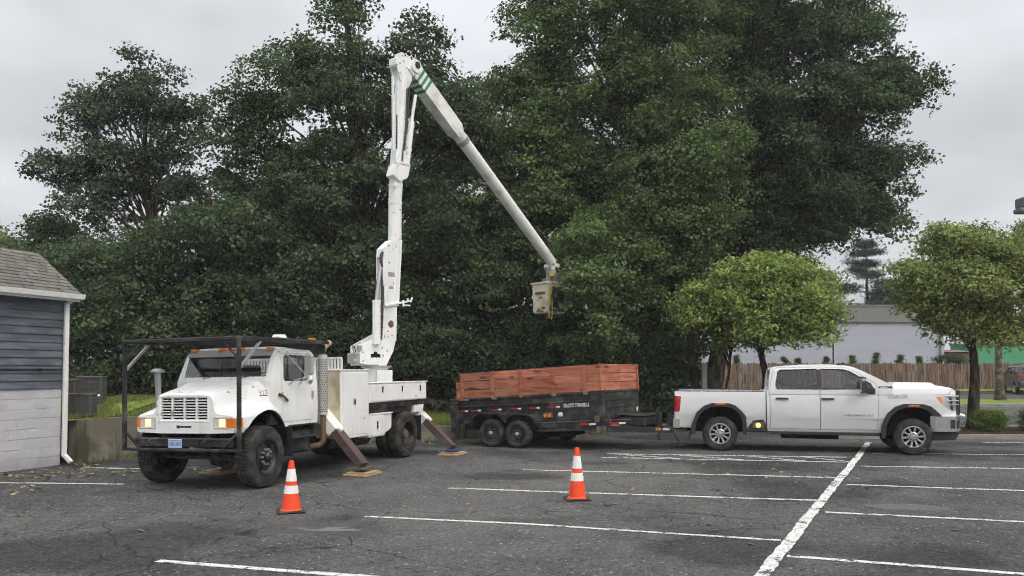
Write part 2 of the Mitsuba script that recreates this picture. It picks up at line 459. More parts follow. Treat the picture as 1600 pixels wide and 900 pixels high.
def emit(key, g, m, smooth, ps, color=None):
    v, f = arr(g)
    scene[key] = mikit.ply((ps(v), f), m, smooth=smooth, color=color)


def part(parent, name, g, m, smooth=30, label=None, ps=None, kind=None, color=None):
    key = numbered(parent + '__' + name)
    p = ps or poses[parent.split('__')[0]]
    if g is not None:
        emit(key, g, m, smooth, p, color)
    d = {}
    if label:
        d['label'] = label
    if kind:
        d['kind'] = kind
    if d:
        labels[key] = d
    return key


def solid(name, g, m, label, cat=None, ps=IDENT, group=None, kind=None, smooth=30, color=None):
    key = thing(name, label, cat, ps, group, kind)
    emit(key, g, m, smooth, ps, color)
    return key


def at(px, py, Y):
    """point at distance Y that the photograph (1600 x 900) shows at a pixel; used to read off real positions and sizes"""
    fy = 577 - F_PX * math.tan(PITCH)
    c, s = math.cos(PITCH), math.sin(PITCH)
    u, w = (px - 800) / F_PX, -(py - fy) / F_PX
    d = np.array([u, c - w * s, s + w * c])
    return np.array([0, 0, 2.0]) + d * (Y / d[1])


# ------------------------------------------------------------------ ground


def gz(y):
    return np.clip((np.asarray(y, float) - 30) * 0.024, 0, 0.75)


ys = np.concatenate([np.arange(-30, 30.1, 6), np.arange(32, 62, 2), [75, 120, 300, 900, 2200]])
xs = np.array([-2200, -300, -60, -20, 0, 20, 60, 300, 2200.0])
gx, gy = np.meshgrid(xs, ys, indexing='ij')
gv = np.stack([gx, gy, gz(gy)], -1).reshape(-1, 3)
ii, jj = np.meshgrid(np.arange(len(xs) - 1), np.arange(len(ys) - 1), indexing='ij')
k = len(ys)
gq = np.stack([ii * k + jj, (ii + 1) * k + jj, (ii + 1) * k + jj + 1, ii * k + jj + 1], -1).reshape(-1, 4)
GROUND = solid('parking_lot', (gv, gq), 'mat_asphalt', 'worn cracked grey asphalt parking lot', None, kind='structure')


def stripe(a, b, w=0.10, wob=0.014, seg=0.12, z=0.004):
    a, b = np.array(a, float), np.array(b, float)
    L = np.linalg.norm(b - a)
    n = max(2, int(L / seg))
    t = np.linspace(0, 1, n + 1)
    d = (b - a) / L
    nn = np.array([-d[1], d[0]])
    drift = 0.035 * (meshkit.fbm(np.stack([t * L * 0.5, 0 * t + a[0], 0 * t + a[1]], 1), 2, seed=4) - 0.5) * 2
    c = a + t[:, None] * (b - a) + drift[:, None] * nn
    e = [c + s * nn * (w / 2 + (rng.random(n + 1)[:, None] - 0.5) * wob) for s in (1, -1)]
    v = np.vstack([np.hstack([x, (gz(x[:, 1]) + z)[:, None]]) for x in e])
    i = np.arange(n)
    return v, np.stack([i, n + 1 + i, n + 2 + i, i + 1], 1)


lines = [((-3.70, 8.75), (-1.2, 8.05), .11), ((-2.0, 11.39), (0.2, 10.82), .085), ((0.2, 10.82), (3.14, 9.80), .085), ((-1.08, 14.07), (4.66, 12.77), .10),
         ((0.23, 16.65), (6.0, 15.42), .10), ((2.03, 18.95), (7.35, 17.95), .10), ((2.25, 19.75), (7.6, 19.0), .10),
         ((7.2, 17.25), (12.4, 16.55), .10), ((5.80, 14.50), (11.0, 13.1), .10), ((4.38, 11.72), (9.3, 10.15), .10), ((2.95, 9.0), (8.2, 6.9), .11),
         ((8.6, 19.9), (13.6, 19.35), .08), ((-9.1, 14.75), (-6.75, 14.55), .10), ((-8.75, 17.0), (-7.0, 16.7), .12), ((-12, 14.95), (-9.3, 14.77), .10)]
# hatching between the two upper lines
hat = [((2.5, 19.6), (3.75, 18.72)), ((3.9, 19.45), (5.1, 18.45)), ((5.3, 19.3), (6.4, 18.2)), ((6.6, 19.1), (7.3, 18.1))]
lines += [(a, b, .085) for a, b in hat]
for a, b, w in lines:
    part(GROUND, 'painted_line', stripe(a, b, w), 'mat_line', False)
part(GROUND, 'painted_line', stripe((1.55, 6.4), (9.75, 22.8), 0.145, 0.02, z=0.008), 'mat_line', False, label='thick worn white line dividing the stalls')
part(GROUND, 'painted_line', stripe((12.9, 22.9), (19.5, 22.6), 0.10), 'mat_line', False)

# bank behind the retaining wall
wall_path = np.array([(-9.20, 17.66), (-8.6, 19.2), (-7.2, 20.7), (-4.4, 22.3), (-1.8, 23.6), (0.3, 25.4), (3.0, 26.4), (5.6, 26.9), (8.6, 27.3)])
wall_top = np.array([.95, .92, .88, .62, .40, .34, .30, .22, .15])
tt = np.concatenate([[0], np.cumsum(np.linalg.norm(np.diff(wall_path, axis=0), axis=1))])
ts = np.linspace(0, tt[-1], 70)
wp = np.stack([np.interp(ts, tt, wall_path[:, 0]), np.interp(ts, tt, wall_path[:, 1])], 1)
for _ in range(6):
    wp[1:-1] = (wp[:-2] + 2 * wp[1:-1] + wp[2:]) / 4
wt = np.interp(ts, tt, wall_top) + 0.03 * (meshkit.fbm(np.stack([ts * 1.5, 0 * ts, 0 * ts], 1), 3) - 0.5)
td = np.gradient(wp, axis=0)
td /= np.linalg.norm(td, axis=1, keepdims=True)
wn = np.stack([-td[:, 1], td[:, 0]], 1)          # away from the lot
rings = []
for o, zt in ((0, -0.05), (0, None), (0.24, None), (0.24, -0.05)):
    q = wp + wn * o
    z = wt if zt is None else np.full(len(q), zt)
    rings.append(np.hstack([q, z[:, None]]))
solid('retaining_wall', loft(np.stack(rings, 1)), 'mat_concrete', 'low stained concrete retaining wall curving behind the trucks', 'retaining wall', smooth=30)
offs = [0.2, 1.2, 2.5, 4.5, 8, 14, 40]
bankv = []
for i, o in enumerate(offs):
    fan = np.array([-0.35, 0.94])
    dirs = wn * (1 - min(1, o / 8)) + fan * min(1, o / 8)
    q = wp + dirs * o
    bankv.append(np.hstack([q, (wt - 0.02 + 0.05 * min(o, 5) + 0.05 * meshkit.fbm(np.hstack([q, q[:, :1] * 0]) * 0.8, 3))[:, None]]))
bankv = np.array(bankv)
nb = len(wp)
ii, jj = np.meshgrid(np.arange(len(offs) - 1), np.arange(nb - 1), indexing='ij')
bq = np.stack([ii * nb + jj, ii * nb + jj + 1, (ii + 1) * nb + jj + 1, (ii + 1) * nb + jj], -1).reshape(-1, 4)
left = np.array([-50, 10, 0])
solid('bank', (bankv.reshape(-1, 3), bq), 'mat_earth', 'dark overgrown earth bank behind the wall', None, kind='structure', smooth=True)
# left continuation of the bank, behind the building
solid('bank_side', ([(-60, 40, 1.2), (-60, 17.3, .93), (-11.6, 18.5, .93), (-9.36, 17.44, .93), (-9.2, 17.5, .93), (-9.0, 19.0, .95), (-9.9, 24, 1.18), (-14, 40, 1.3), (-60, 16.2, -.05), (-11.6, 17.9, -.05)],
                    [[1, 8, 9], [1, 9, 2], [0, 1, 2], [0, 2, 7], [2, 3, 4], [2, 4, 5], [2, 5, 6], [2, 6, 7]]), 'mat_grass', 'grassy ground above the wall beside the building', None, kind='structure', smooth=False)


def blades(pts, h, w, col, r):
    n = len(pts)
    ang = r.random(n) * 2 * np.pi
    d = np.stack([np.cos(ang), np.sin(ang), 0 * ang], 1)
    hh = h * (0.5 + r.random(n))
    tip = pts + np.stack([(r.random(n) - .5) * h * 0.9, (r.random(n) - .5) * h * 0.9, hh], 1)
    v = np.stack([pts - d * w / 2, pts + d * w / 2, tip], 1).reshape(-1, 3)
    c = np.asarray(col) * (0.6 + 0.8 * r.random((n, 1)))
    return (v, np.arange(3 * n).reshape(-1, 3)), np.repeat(c, 3, 0)


# grass on the bank (left), tufts along the foot of the wall, weeds by the building
n = 26000
u = rng.random(n) * 16
w = 0.18 + rng.random(n) ** 1.3 * 5.2
iu = np.clip((u / ts[-1] * (len(ts) - 1)).astype(int), 0, len(ts) - 2)
o8 = np.minimum(1, w / 8)[:, None]
q = wp[iu] + (wn[iu] * (1 - o8) + np.array([-0.35, 0.94]) * o8) * w[:, None] + (rng.random((n, 2)) - .5) * 0.3
gp = np.hstack([q, (wt[iu] - 0.03 + 0.05 * np.minimum(w, 5))[:, None]])
g1 = blades(gp, 0.13, 0.022, (0.19, 0.25, 0.065), rng)
nb2 = 1500
iu = rng.integers(0, 69, nb2)
q = wp[iu] - wn[iu] * (0.02 + 0.16 * rng.random((nb2, 1)) ** 2) + (rng.random((nb2, 2)) - .5) * 0.2
g2 = blades(np.hstack([q, np.zeros((nb2, 1))]), 0.11, 0.02, (0.16, 0.18, 0.06), rng)
gl = solid('grass', [g1[0], g2[0]], 'mat_leaf', 'short green grass on top of the bank behind the retaining wall', 'grass', kind='stuff', smooth=False, color=np.vstack([g1[1], g2[1]]))

# planted island with its kerb, far lawn strips
ISL = [(8.9, 24.0), (34, 23.4), (34, 27.4), (9.2, 27.9)]
solid('kerb', [pr(Polygon(ISL).buffer(0.0).exterior.coords[:-1], 'z', -0.05, 0.13) - pr([(9.07, 24.15), (33.8, 23.56), (33.8, 27.2), (9.35, 27.72)], 'z', -0.1, 0.3)], 'mat_kerb',
      'pale concrete kerb around the planted island', None, kind='structure')
solid('planting_bed', pr([(9.07, 24.15), (33.8, 23.56), (33.8, 27.2), (9.35, 27.72)], 'z', -0.05, 0.10), 'mat_mulch', 'dark mulch bed inside the kerbed island', None, kind='structure')


def slab_on_ground(x0, x1, y0, y1, h, n=16):
    s = []
    for x in np.linspace(x0, x1, n):
        s.append([(x, y0, gz(y0) - .1), (x, y1, gz(y1) - .1), (x, y1, gz(y1) + h), (x, y0, gz(y0) + h)])
    return loft(s)


solid('lawn_strip', slab_on_ground(16.5, 60, 39.5, 43.6, 0.12), 'mat_grass', 'grass strip between the two parking areas', None, kind='structure')
solid('kerb', slab_on_ground(16.4, 60, 39.3, 39.5, 0.14), 'mat_kerb', 'kerb along the near side of the grass strip', None, kind='structure')
solid('lawn_strip', slab_on_ground(10, 60, 52.4, 56.5, 0.10), 'mat_grass', 'grass strip at the foot of the wooden fence', None, kind='structure')

# ------------------------------------------------------------------ vegetation


def leaves(cl, size, col, r, spray=12, tone=0.35, aspect=0.72, flat=0.75, droop=0.2):
    """cl: rows (cx, cy, cz, rx, ry, rz, n). Each clump of foliage is made of sprays, each spray of folded leaves."""
    cl = np.asarray(cl, float)
    cnt = np.maximum(1, (cl[:, 6] / spray).astype(int))
    ci = np.repeat(np.arange(len(cl)), cnt)
    m = len(ci)
    d = r.normal(size=(m, 3))
    d /= np.linalg.norm(d, axis=1, keepdims=True)
    low = (d[:, 2] < -0.05) & (r.random(m) < 0.78)
    d[low, 2] *= -1
    t = r.random(m)[:, None] ** 0.30
    rad = cl[ci, 3:6]
    sp = cl[ci, :3] + d * rad * t
    sp[:, 2] -= droop * rad[:, 2] * (t[:, 0] * np.hypot(d[:, 0], d[:, 1])) ** 2 * 2
    sn = d * 0.55 + np.array([0, 0, 0.6]) + r.normal(size=(m, 3)) * 0.35
    sn /= np.linalg.norm(sn, axis=1, keepdims=True)
    stone = (1 + tone * (r.random(m) - 0.5) * 2) * (1 + 0.3 * (r.random(len(cl))[ci] - 0.5) * 2)
    si = np.repeat(np.arange(m), spray)
    n = len(si)
    p = sp[si] + r.normal(size=(n, 3)) * size * np.array([1.25, 1.25, 0.55])
    nn = sn[si] * flat + r.normal(size=(n, 3)) * 0.42
    nn /= np.linalg.norm(nn, axis=1, keepdims=True)
    ax = np.cross(nn, r.normal(size=(n, 3)))
    ax[:, 2] -= 0.25
    ax -= nn * (ax * nn).sum(1, keepdims=True)
    ax /= np.linalg.norm(ax, axis=1, keepdims=True) + 1e-9
    sd = np.cross(nn, ax)
    L = (size * (0.65 + 0.7 * r.random(n)))[:, None]
    W = L * aspect
    b, tip = p - ax * L / 2, p + ax * L / 2
    fold = nn * L * 0.10
    v = np.stack([b, p + sd * W / 2 + fold, tip, p - sd * W / 2 + fold], 1).reshape(-1, 3)
    i = np.arange(n)[:, None] * 4
    f = np.vstack([i + [0, 1, 2], i + [0, 2, 3]])
    c = np.asarray(col)[None] * (stone[si] * (0.75 + 0.5 * r.random(n)))[:, None]
    c[:, 0] *= 0.85 + 0.35 * r.random(n)
    c[:, 2] *= 0.8 + 0.5 * r.random(n)
    return (v, f), np.repeat(np.clip(c, 0.004, 0.6), 4, 0)


def clumps(lobes, r, rad, per, dens, shell=0.72, gap=0.0, flat=0.62):
    """lobes: (centre, (rx, ry, rz)) -> foliage clump rows spread through the lobes, thickest near their surface"""
    rows = []
    for c, R in lobes:
        R = np.asarray(R, float)
        area = 4 * np.pi * ((R[0] * R[1]) ** 1.6 / 3 + (R[0] * R[2]) ** 1.6 / 3 + (R[1] * R[2]) ** 1.6 / 3) ** (1 / 1.6)
        n = max(4, int(dens * area / (np.pi * rad * rad * flat)))
        for _ in range(n):
            d = r.normal(size=3)
            d /= np.linalg.norm(d)
            t = shell + (1.02 - shell) * r.random() if r.random() < 0.8 else r.random() ** 0.5 * shell
            p = np.asarray(c) + d * R * t
            if gap and meshkit.noise(p * 0.55 + 11.0) < gap:
                continue
            s = rad * (0.5 + 0.95 * r.random() ** 1.4)
            rows.append([*p, s, s, s * flat, per * (s / rad) ** 2])
    return np.array(rows)


def limbs(base, top, rows, r, r0, nlimb, low=0.25, bend=0.0):
    """tapered trunk and limbs that run from it into the foliage"""
    base, top = np.asarray(base, float), np.asarray(top, float)
    tz = np.linspace(0, 1, 14)
    tr = base + tz[:, None] * (top - base)
    tr[:, :2] += 0.25 * bend * (meshkit.fbm(np.stack([tz * 3, 0 * tz + base[0], 0 * tz], 1), 3)[:, None] - .5) * 2
    out = []
    rad = r0 * (1 - 0.85 * tz)
    rad[0] *= 1.35
    trunk = tube(tr, rad, 12)
    pick = rows[r.permutation(len(rows))[:nlimb]]
    for row in pick:
        e = row[:3]
        zt = np.clip((e[2] - base[2]) / (top[2] - base[2]), 0.05, 1)
        a = np.clip(zt * (0.45 + 0.4 * r.random()), low * (0.75 + .6 * r.random()), 0.92)
        s = base + a * (top - base)
        s[:2] = [np.interp(a, tz, tr[:, 0]), np.interp(a, tz, tr[:, 1])]
        u = np.linspace(0, 1, 6)[:, None]
        mid = (s + e) / 2 + np.array([0, 0, 0.12 * np.linalg.norm(e - s)]) + r.normal(size=3) * 0.12
        c = (1 - u) ** 2 * s + 2 * u * (1 - u) * mid + u ** 2 * e
        ra = max(0.02, r0 * 0.32 * (1 - a)) + 0.012
        out.append(tube(c, np.linspace(ra, 0.012, 6), 6, cap=False))
    return trunk, out


def tree(name, label, cat, base, top, lobes_px, Y, r0, rad, per, dens, size, col, seed, group=None, gap=0.0, nlimb=40, bark='mat_bark', depth=0.75, tone=0.35, droop=0.2, low=0.25, shell=0.72, spray=12, aspect=0.72, flat=0.72):
    r = np.random.default_rng(seed)
    lobes = []
    for L in lobes_px:
        px, py, rx, rz = L[:4]
        y = Y + (L[4] if len(L) > 4 else 0)
        s = y / F_PX
        lobes.append((at(px, py, y), (rx * s, max(rx, rz) * s * depth, rz * s)))
    rows = clumps(lobes, r, rad, per, dens, shell, gap, flat)
    t = thing(name, label, cat, group=group)
    trunk, br = limbs(base, top, rows, r, r0, nlimb, low, 1.0)
    part(t, 'trunk', trunk, bark, True)
    if br:
        part(t, 'branches', br, bark, True)
    (v, f), c = leaves(rows, size, col, r, tone=tone, droop=droop, spray=spray, aspect=aspect)
    keep = v.reshape(-1, 4, 3)[:, :, 2].min(1) > 0.02
    if not keep.all():
        idx = np.where(np.repeat(keep, 4))[0]
        remap = -np.ones(len(v), int)
        remap[idx] = np.arange(len(idx))
        f = remap[f]
        f = f[(f >= 0).all(1)]
        v, c = v[idx], c[idx]
    part(t, 'crown', (v, f), 'mat_leaf', False, color=c)
    return t


DARK, MID = (0.094, 0.136, 0.070), (0.125, 0.182, 0.072)
OAK, BRIGHT = (0.092, 0.125, 0.082), (0.28, 0.37, 0.115)
g_ = 'big trees behind the trucks'
tree('maple_tree', 'tall dark maple rising behind the white boom, left of the gap in the treetops', 'tree', (-4.7, 30.2, .9), at(535, -30, 30.2),
     [(520, 60, 75, 90), (610, 110, 85, 80), (450, 150, 85, 75), (540, 200, 150, 110), (680, 150, 60, 80), (385, 240, 70, 90), (430, 350, 120, 90), (560, 340, 150, 110), (690, 290, 95, 130), (760, 250, 55, 90), (770, 380, 60, 80), (480, 450, 150, 90), (640, 450, 130, 90)],
     30, 0.42, 1.0, 800, .72, .135, DARK, 11, g_, nlimb=60)
tree('oak_tree', 'thin-crowned tree at the far left with sky showing through its branches', 'tree', (-14.1, 32.5, 1.0), at(222, 95, 32),
     [(215, 140, 70, 55), (150, 190, 60, 60), (265, 200, 70, 70), (110, 262, 65, 26), (190, 262, 75, 48), (290, 280, 60, 60), (150, 330, 60, 35)],
     32, 0.24, .62, 190, .85, .15, OAK, 12, g_, gap=0.30, nlimb=50, low=.3, shell=.5)
tree('maple_tree', 'broad dark maple overhanging the sky at right above the pickup', 'tree', (7.9, 33.4, .4), at(1225, -30, 33),
     [(1250, 30, 130, 90), (1365, 25, 50, 45), (1385, 140, 55, 70), (1310, 160, 115, 110), (1385, 285, 62, 62), (1280, 290, 125, 95), (1210, 180, 120, 130), (1200, 360, 100, 60), (1330, 350, 70, 30), (1250, 260, 120, 120, 1.5), (1180, 280, 90, 110, 1), (1300, 330, 100, 50), (1250, 130, 110, 110, 1.5), (1160, 60, 100, 100, 1)],
     33, 0.40, 1.0, 780, .74, .135, DARK, 13, g_, nlimb=34, gap=.08)
tree('ash_tree', 'tall mid-green tree in the centre with lighter leaves right of the bucket', 'tree', (5.0, 30.5, .5), at(985, -60, 30.5),
     [(880, 30, 110, 90), (1010, 20, 110, 80), (830, 170, 75, 95), (930, 190, 120, 120), (1050, 130, 100, 90), (900, 330, 100, 100), (1000, 250, 120, 120, 1.5), (900, 120, 120, 100, 1.5), (1060, 60, 120, 100, 1.5), (1010, 330, 130, 110, -1), (1100, 200, 95, 85, -2), (1090, 300, 80, 60, -2.4),
      (960, 420, 90, 90, -2.6), (935, 505, 70, 55, -2.8), (1030, 470, 90, 90, -1.5), (800, 440, 60, 90), (938, 405, 40, 60, -4.3), (922, 515, 42, 34, -4.6), (912, 430, 20, 36, -5.5), (903, 375, 24, 22, -5.0), (800, 300, 70, 110)],
     30.5, 0.36, .85, 560, .75, .125, MID, 14, g_, nlimb=36, gap=.06)
tree('maple_tree', 'lower dark tree behind the truck cab, left of the white boom', 'tree', (-10.6, 29.2, 1.1), at(330, 290, 29),
     [(330, 400, 110, 80), (230, 430, 100, 80), (140, 410, 75, 60), (330, 510, 120, 80), (190, 510, 90, 80)],
     28.6, 0.25, .9, 620, .8, .135, DARK, 15, g_, nlimb=40)
tree('maple_tree', 'dark tree filling the gap further back between the boom and the bucket', 'tree', (-1.5, 37, .9), at(790, 150, 36.5),
     [(720, 300, 110, 130), (740, 180, 60, 60), (820, 400, 110, 110), (950, 370, 120, 150), (1080, 390, 100, 110), (560, 430, 130, 100), (660, 400, 110, 120), (430, 400, 120, 110), (330, 330, 70, 70)],
     36.5, 0.35, 1.05, 520, .70, .17, (0.070, 0.102, 0.056), 19, g_, nlimb=40)
tree('small_tree', 'low dark tree at the left edge behind the building roof', 'tree', (-19.8, 34.5, 1.1), at(65, 350, 34.5),
     [(70, 385, 60, 40), (120, 440, 70, 60), (45, 430, 60, 45)], 34, 0.18, .8, 380, .9, .16, DARK, 16, nlimb=25)
tree('small_tree', 'pale green tree far behind the building at the left edge', 'tree', (-29, 46, 1.1), at(-5, 360, 46),
     [(-5, 390, 28, 45), (-30, 420, 40, 60)], 46, 0.2, .8, 300, .9, .2, (0.22, 0.28, 0.10), 17, nlimb=20)
# hedge-like undergrowth between the bank and the crowns
r = np.random.default_rng(21)
low_l = []
for px in range(125, 720, 38):
    low_l.append((at(px, 565, 27.6 + 0.8 * r.random()), (1.15, .9, 1.25 + .3 * r.random())))
for px in range(95, 720, 60):
    low_l.append((at(px, 505, 29.5 + r.random()), (1.5, 1.0, 1.4)))
for px in range(640, 1085, 36):
    low_l.append((at(px, 590 + 14 * r.random(), 28.1 + 0.9 * r.random()), (1.15, .9, 1.3)))
for px in range(700, 1085, 50):
    low_l.append((at(px, 520 + 10 * r.random(), 30 + r.random()), (1.4, 1.0, 1.4)))
for px in range(700, 960, 40):
    low_l.append((at(px, 565, 31.5 + r.random()), (1.3, .9, 1.2)))
for px in range(690, 1090, 36):
    low_l.append((at(px, 650, 27.6 + 0.3 * r.random()), (1.0, .55, .5)))
rows = clumps(low_l, r, .55, 190, .85)
(v, f), c = leaves(rows, .135, (0.066, 0.096, 0.050), r)
keep = v.reshape(-1, 4, 3)[:, :, 2].min(1) > 0.2
idx = np.where(np.repeat(keep, 4))[0]
remap = -np.ones(len(v), int)
remap[idx] = np.arange(len(idx))
f = remap[f]
f = f[(f >= 0).all(1)]
solid('undergrowth', (v[idx], f), 'mat_leaf', 'dark leafy undergrowth filling the bank below the big trees', 'undergrowth', kind='stuff', smooth=False, color=c[idx])

g_ = 'round-headed trees on the island'
tree('round_tree', 'round bright yellow-green tree standing behind the pickup cab', 'tree', (8.1, 26.9, .1), at(1189, 455, 26.9),
     [(1190, 470, 118, 62), (1110, 475, 50, 45), (1270, 475, 52, 48), (1190, 425, 75, 30), (1200, 520, 90, 24)], 26.5, .17, .42, 150, 1.45, .13, BRIGHT, 31, g_, nlimb=45, low=.62, shell=.62, tone=.4, aspect=.5)
tree('round_tree', 'round yellow-green tree at the right edge beside the pickup front', 'tree', (15.0, 27.0, .1), at(1517, 440, 27),
     [(1510, 440, 95, 75), (1450, 440, 45, 55), (1590, 450, 75, 80), (1500, 380, 60, 30), (1560, 520, 60, 26), (1480, 500, 50, 25)], 26.7, .20, .42, 150, 1.45, .13, (0.27, 0.335, 0.115), 32, g_, nlimb=45, low=.62, shell=.62, tone=.4, aspect=.5)
tree('round_tree', 'paler tree with a lichen-covered trunk behind the right-hand round tree', 'tree', (24.9, 42.6, .4), at(1560, 380, 42.8),
     [(1575, 395, 90, 45), (1640, 420, 60, 70)], 43, .22, .5, 190, 1.0, .15, (0.22, 0.29, 0.11), 33, g_, bark='mat_bark_lichen', nlimb=30, low=.6)
tree('small_tree', 'slender tree with a thin trunk beside the grey post behind the pickup bed', 'tree', (7.0, 27.2, .1), at(1149, 500, 27.2),
     [(1140, 515, 40, 28)], 27.2, .07, .35, 150, .9, .115, (0.13, 0.18, 0.05), 34, nlimb=14, low=.6)
solid('grey_post', [cb(6.22, 6.38, 27.2, 27.36, .05, 2.2, .01)], 'mat_post_grey', 'plain grey square post beside the hedge behind the pickup bed', 'post')
tk = thing('tree_trunk', 'bare dark trunk standing just left of the grey post', 'tree')
part(tk, 'trunk', tube([(6.05, 27.4, 0), (6.03, 27.4, 1.2), (5.95, 27.5, 2.6), (5.8, 27.6, 4)], [.15, .12, .11, .09], 10), 'mat_bark', True)


def bush(name, label, c, R, col, seed, size=.06, per=170, rad=.14, group=None):
    r = np.random.default_rng(seed)
    rows = clumps([(c, R)], r, rad, per, 1.3, shell=.85, flat=.8)
    (v, f), cc = leaves(rows, size, col, r, spray=10, aspect=.5)
    v[:, 2] = np.maximum(v[:, 2], c[2] - R[2] + .01)
    t = thing(name, label, 'bush', group=group)
    part(t, 'foliage', (v, f), 'mat_leaf', False, color=cc)
    part(t, 'stem', cyl((c[0], c[1], .05), (c[0], c[1], c[2]), .03, 6), 'mat_bark', True)


bush('clipped_bush', 'small clipped green bush in the mulch bed beside the tree trunk', (14.68, 25.7, .43), (.39, .39, .32), (0.14, 0.21, 0.05), 41, group='bushes in the mulch bed')
bush('clipped_bush', 'small clipped bush at the right edge of the mulch bed', (16.05, 25.8, .42), (.38, .38, .31), (0.14, 0.20, 0.05), 42, group='bushes in the mulch bed')


def conifer(name, label, base, h, w, seed, col, tiers, cat='tree', group=None, size=.2, per=60, open_=.5):
    r = np.random.default_rng(seed)
    t = thing(name, label, cat, group=group)
    base = np.asarray(base, float)
    part(t, 'trunk', tube([base, base + [0, 0, h * .5], base + [0, 0, h * .98]], [.022 * h, .014 * h, .004 * h], 8), 'mat_bark', True)
    rows, br = [], []
    for i in range(tiers):
        a = i / (tiers - 1)
        z0_ = base[2] + h * (0.1 + .88 * a)
        L = w / 2 * (1 - a) ** .75 + .05 * w
        nbr = max(4, int(7 * (1 - .4 * a)))
        for _ in range(nbr):
            z = min(z0_ + h * .07 * (r.random() - .5) * (1.6 - a), base[2] + h)
            th = r.random() * 2 * np.pi
            l = L * (.45 + .7 * r.random())
            e = base * [1, 1, 0] + [l * math.cos(th), l * math.sin(th), z + l * .08 * (r.random() - .3)]
            br.append(tube([base * [1, 1, 0] + [0, 0, z - .05 * l], e], [.006 * h * (1 - a) + .006, .005], 5, cap=False))
            for s in np.linspace(.45, 1, 4):
                rows.append([*(base * [1, 1, 0] + [l * s * math.cos(th), l * s * math.sin(th), z + .04]), l * .15 + .12 * open_, l * .15 + .12 * open_, .05 * open_ + .03 * l, per])
    part(t, 'branches', br, 'mat_bark', True)
    (v, f), c = leaves(rows, size, col, r, spray=10, aspect=.22, droop=.1)
    part(t, 'crown', (v, f), 'mat_leaf', False, color=c)


conifer('pine_tree', 'open-branched dark pine rising above the grey building', (at(1355, 480, 82)[0], 82, .7), 13.9, 11.5, 51, (0.045, 0.066, 0.048), 14, size=.30, per=110, open_=1.1)
conifer('pine_tree', 'lower dark pine behind the grey building, near the right-hand round tree', (at(1405, 480, 84)[0], 84, .7), 9.2, 8.0, 52, (0.042, 0.062, 0.044), 12, size=.34, per=120, open_=1.1)
for i, (px, top) in enumerate(((1122, 553), (1150, 556), (1226, 558), (1247, 560), (1291, 558), (1331, 556), (1368, 552), (1406, 555), (1437, 557))):
    p = at(px, top, 57.2)
    r = np.random.default_rng(60 + i)
    rows = [[p[0] + .06 * r.normal(), 57.2 + .06 * r.normal(), z, 0.25 * (1 - ((z - .6) / (p[2] - .55))) ** .9 + .05, .25 * (1 - ((z - .6) / (p[2] - .55))) ** .7 + .08, .16, 500] for z in np.linspace(.7, p[2] - .12, 13)]
    (v, f), c = leaves(rows, .075, (0.07, 0.125, 0.04), r, spray=10, aspect=.5, droop=.05)
    where = ['leftmost, beside the slender trunk', 'second from the left', 'third from the left, near the thick trunk', 'fourth from the left', 'fifth from the left, beside the thin black pole', 'sixth from the left, above the pickup roof',
             'seventh from the left, the tallest', 'eighth from the left', 'rightmost of the row'][i]
    t = thing('cypress_shrub', f'small pointed evergreen above the wooden fence, {where}', 'shrub', group='pointed evergreens behind the fence')
    part(t, 'foliage', (v, f), 'mat_leaf', False, color=c)
    part(t, 'trunk', cyl((p[0], 57.2, .6), (p[0], 57.2, 1.4), .05, 6), 'mat_bark', True)

# ------------------------------------------------------------------ buildings
bd = np.array([0.335, 0.942])
bd /= np.linalg.norm(bd)
bn = np.array([bd[1], -bd[0]])                    # outward, towards the lot
C0 = np.array([-9.43, 17.44])
EAVE, LEN, DEP = 3.73, 6.0, 1.9


def bpose(v):
    """local: x along the wall from the far corner towards the camera, y outwards, z up"""
    v = np.asarray(v, float)
    return np.stack([C0[0] - v[:, 0] * bd[0] + v[:, 1] * bn[0], C0[1] - v[:, 0] * bd[1] + v[:, 1] * bn[1], v[:, 2]], 1)


B = thing('outbuilding', 'blue-grey clapboard building on a painted block base with a shingled roof', 'building', bpose)
part(B, 'wall', [bx(0.02, LEN, -DEP, -.06, 0, EAVE), pr([(-DEP, EAVE), (-.06, EAVE), (-DEP / 2, EAVE + .70)], 'x', .02, LEN)], 'mat_siding', False)
wallk = B + '__wall'
bz = 0.0
row = 0
while bz < 1.58:
    x = -.0 if row % 2 == 0 else -.0
    xs_ = [0.0] + list(np.arange(0.40 if row % 2 else 0.20, LEN + .4, 0.40))
    for a, b in zip(xs_[:-1], xs_[1:]):
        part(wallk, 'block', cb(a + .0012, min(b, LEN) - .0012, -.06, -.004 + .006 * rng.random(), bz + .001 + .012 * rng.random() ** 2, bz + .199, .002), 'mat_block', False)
    bz += .2
    row += 1
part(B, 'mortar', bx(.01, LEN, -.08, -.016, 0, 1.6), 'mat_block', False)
z = 1.605
i = 0
while z < EAVE - .27:
    h = .172
    part(wallk, 'siding_plank', pr([(-.05, z), (.034, z), (.036, z + .012), (.008, z + h), (-.05, z + h)], 'x', .0, LEN), 'mat_siding', False)
    z += .158
    i += 1
part(B, 'frieze_board', bx(.0, LEN, -.05, .03, z + .012, EAVE - .125), 'mat_siding', False)
part(B, 'conduit', [cyl((-.0, .05, 2.0), (LEN, .05, 2.0), .016, 8), bx(.55, .62, .03, .08, 1.975, 2.03)], 'mat_black_plastic', True)
RUN, RISE = DEP / 2, .72
s = RISE / RUN
OV = .28
roof_t = [bx(-.24, LEN, -.05, .0, 0, .001)]
part(B, 'roof', [pr([(OV, EAVE - OV * s + .06), (-RUN, EAVE + RISE + .06), (-DEP - OV, EAVE - OV * s + .06), (-DEP - OV, EAVE - OV * s), (-RUN, EAVE + RISE), (OV, EAVE - OV * s)], 'x', -.17, LEN)], 'mat_shingle', False)
roofk = B + '__roof'
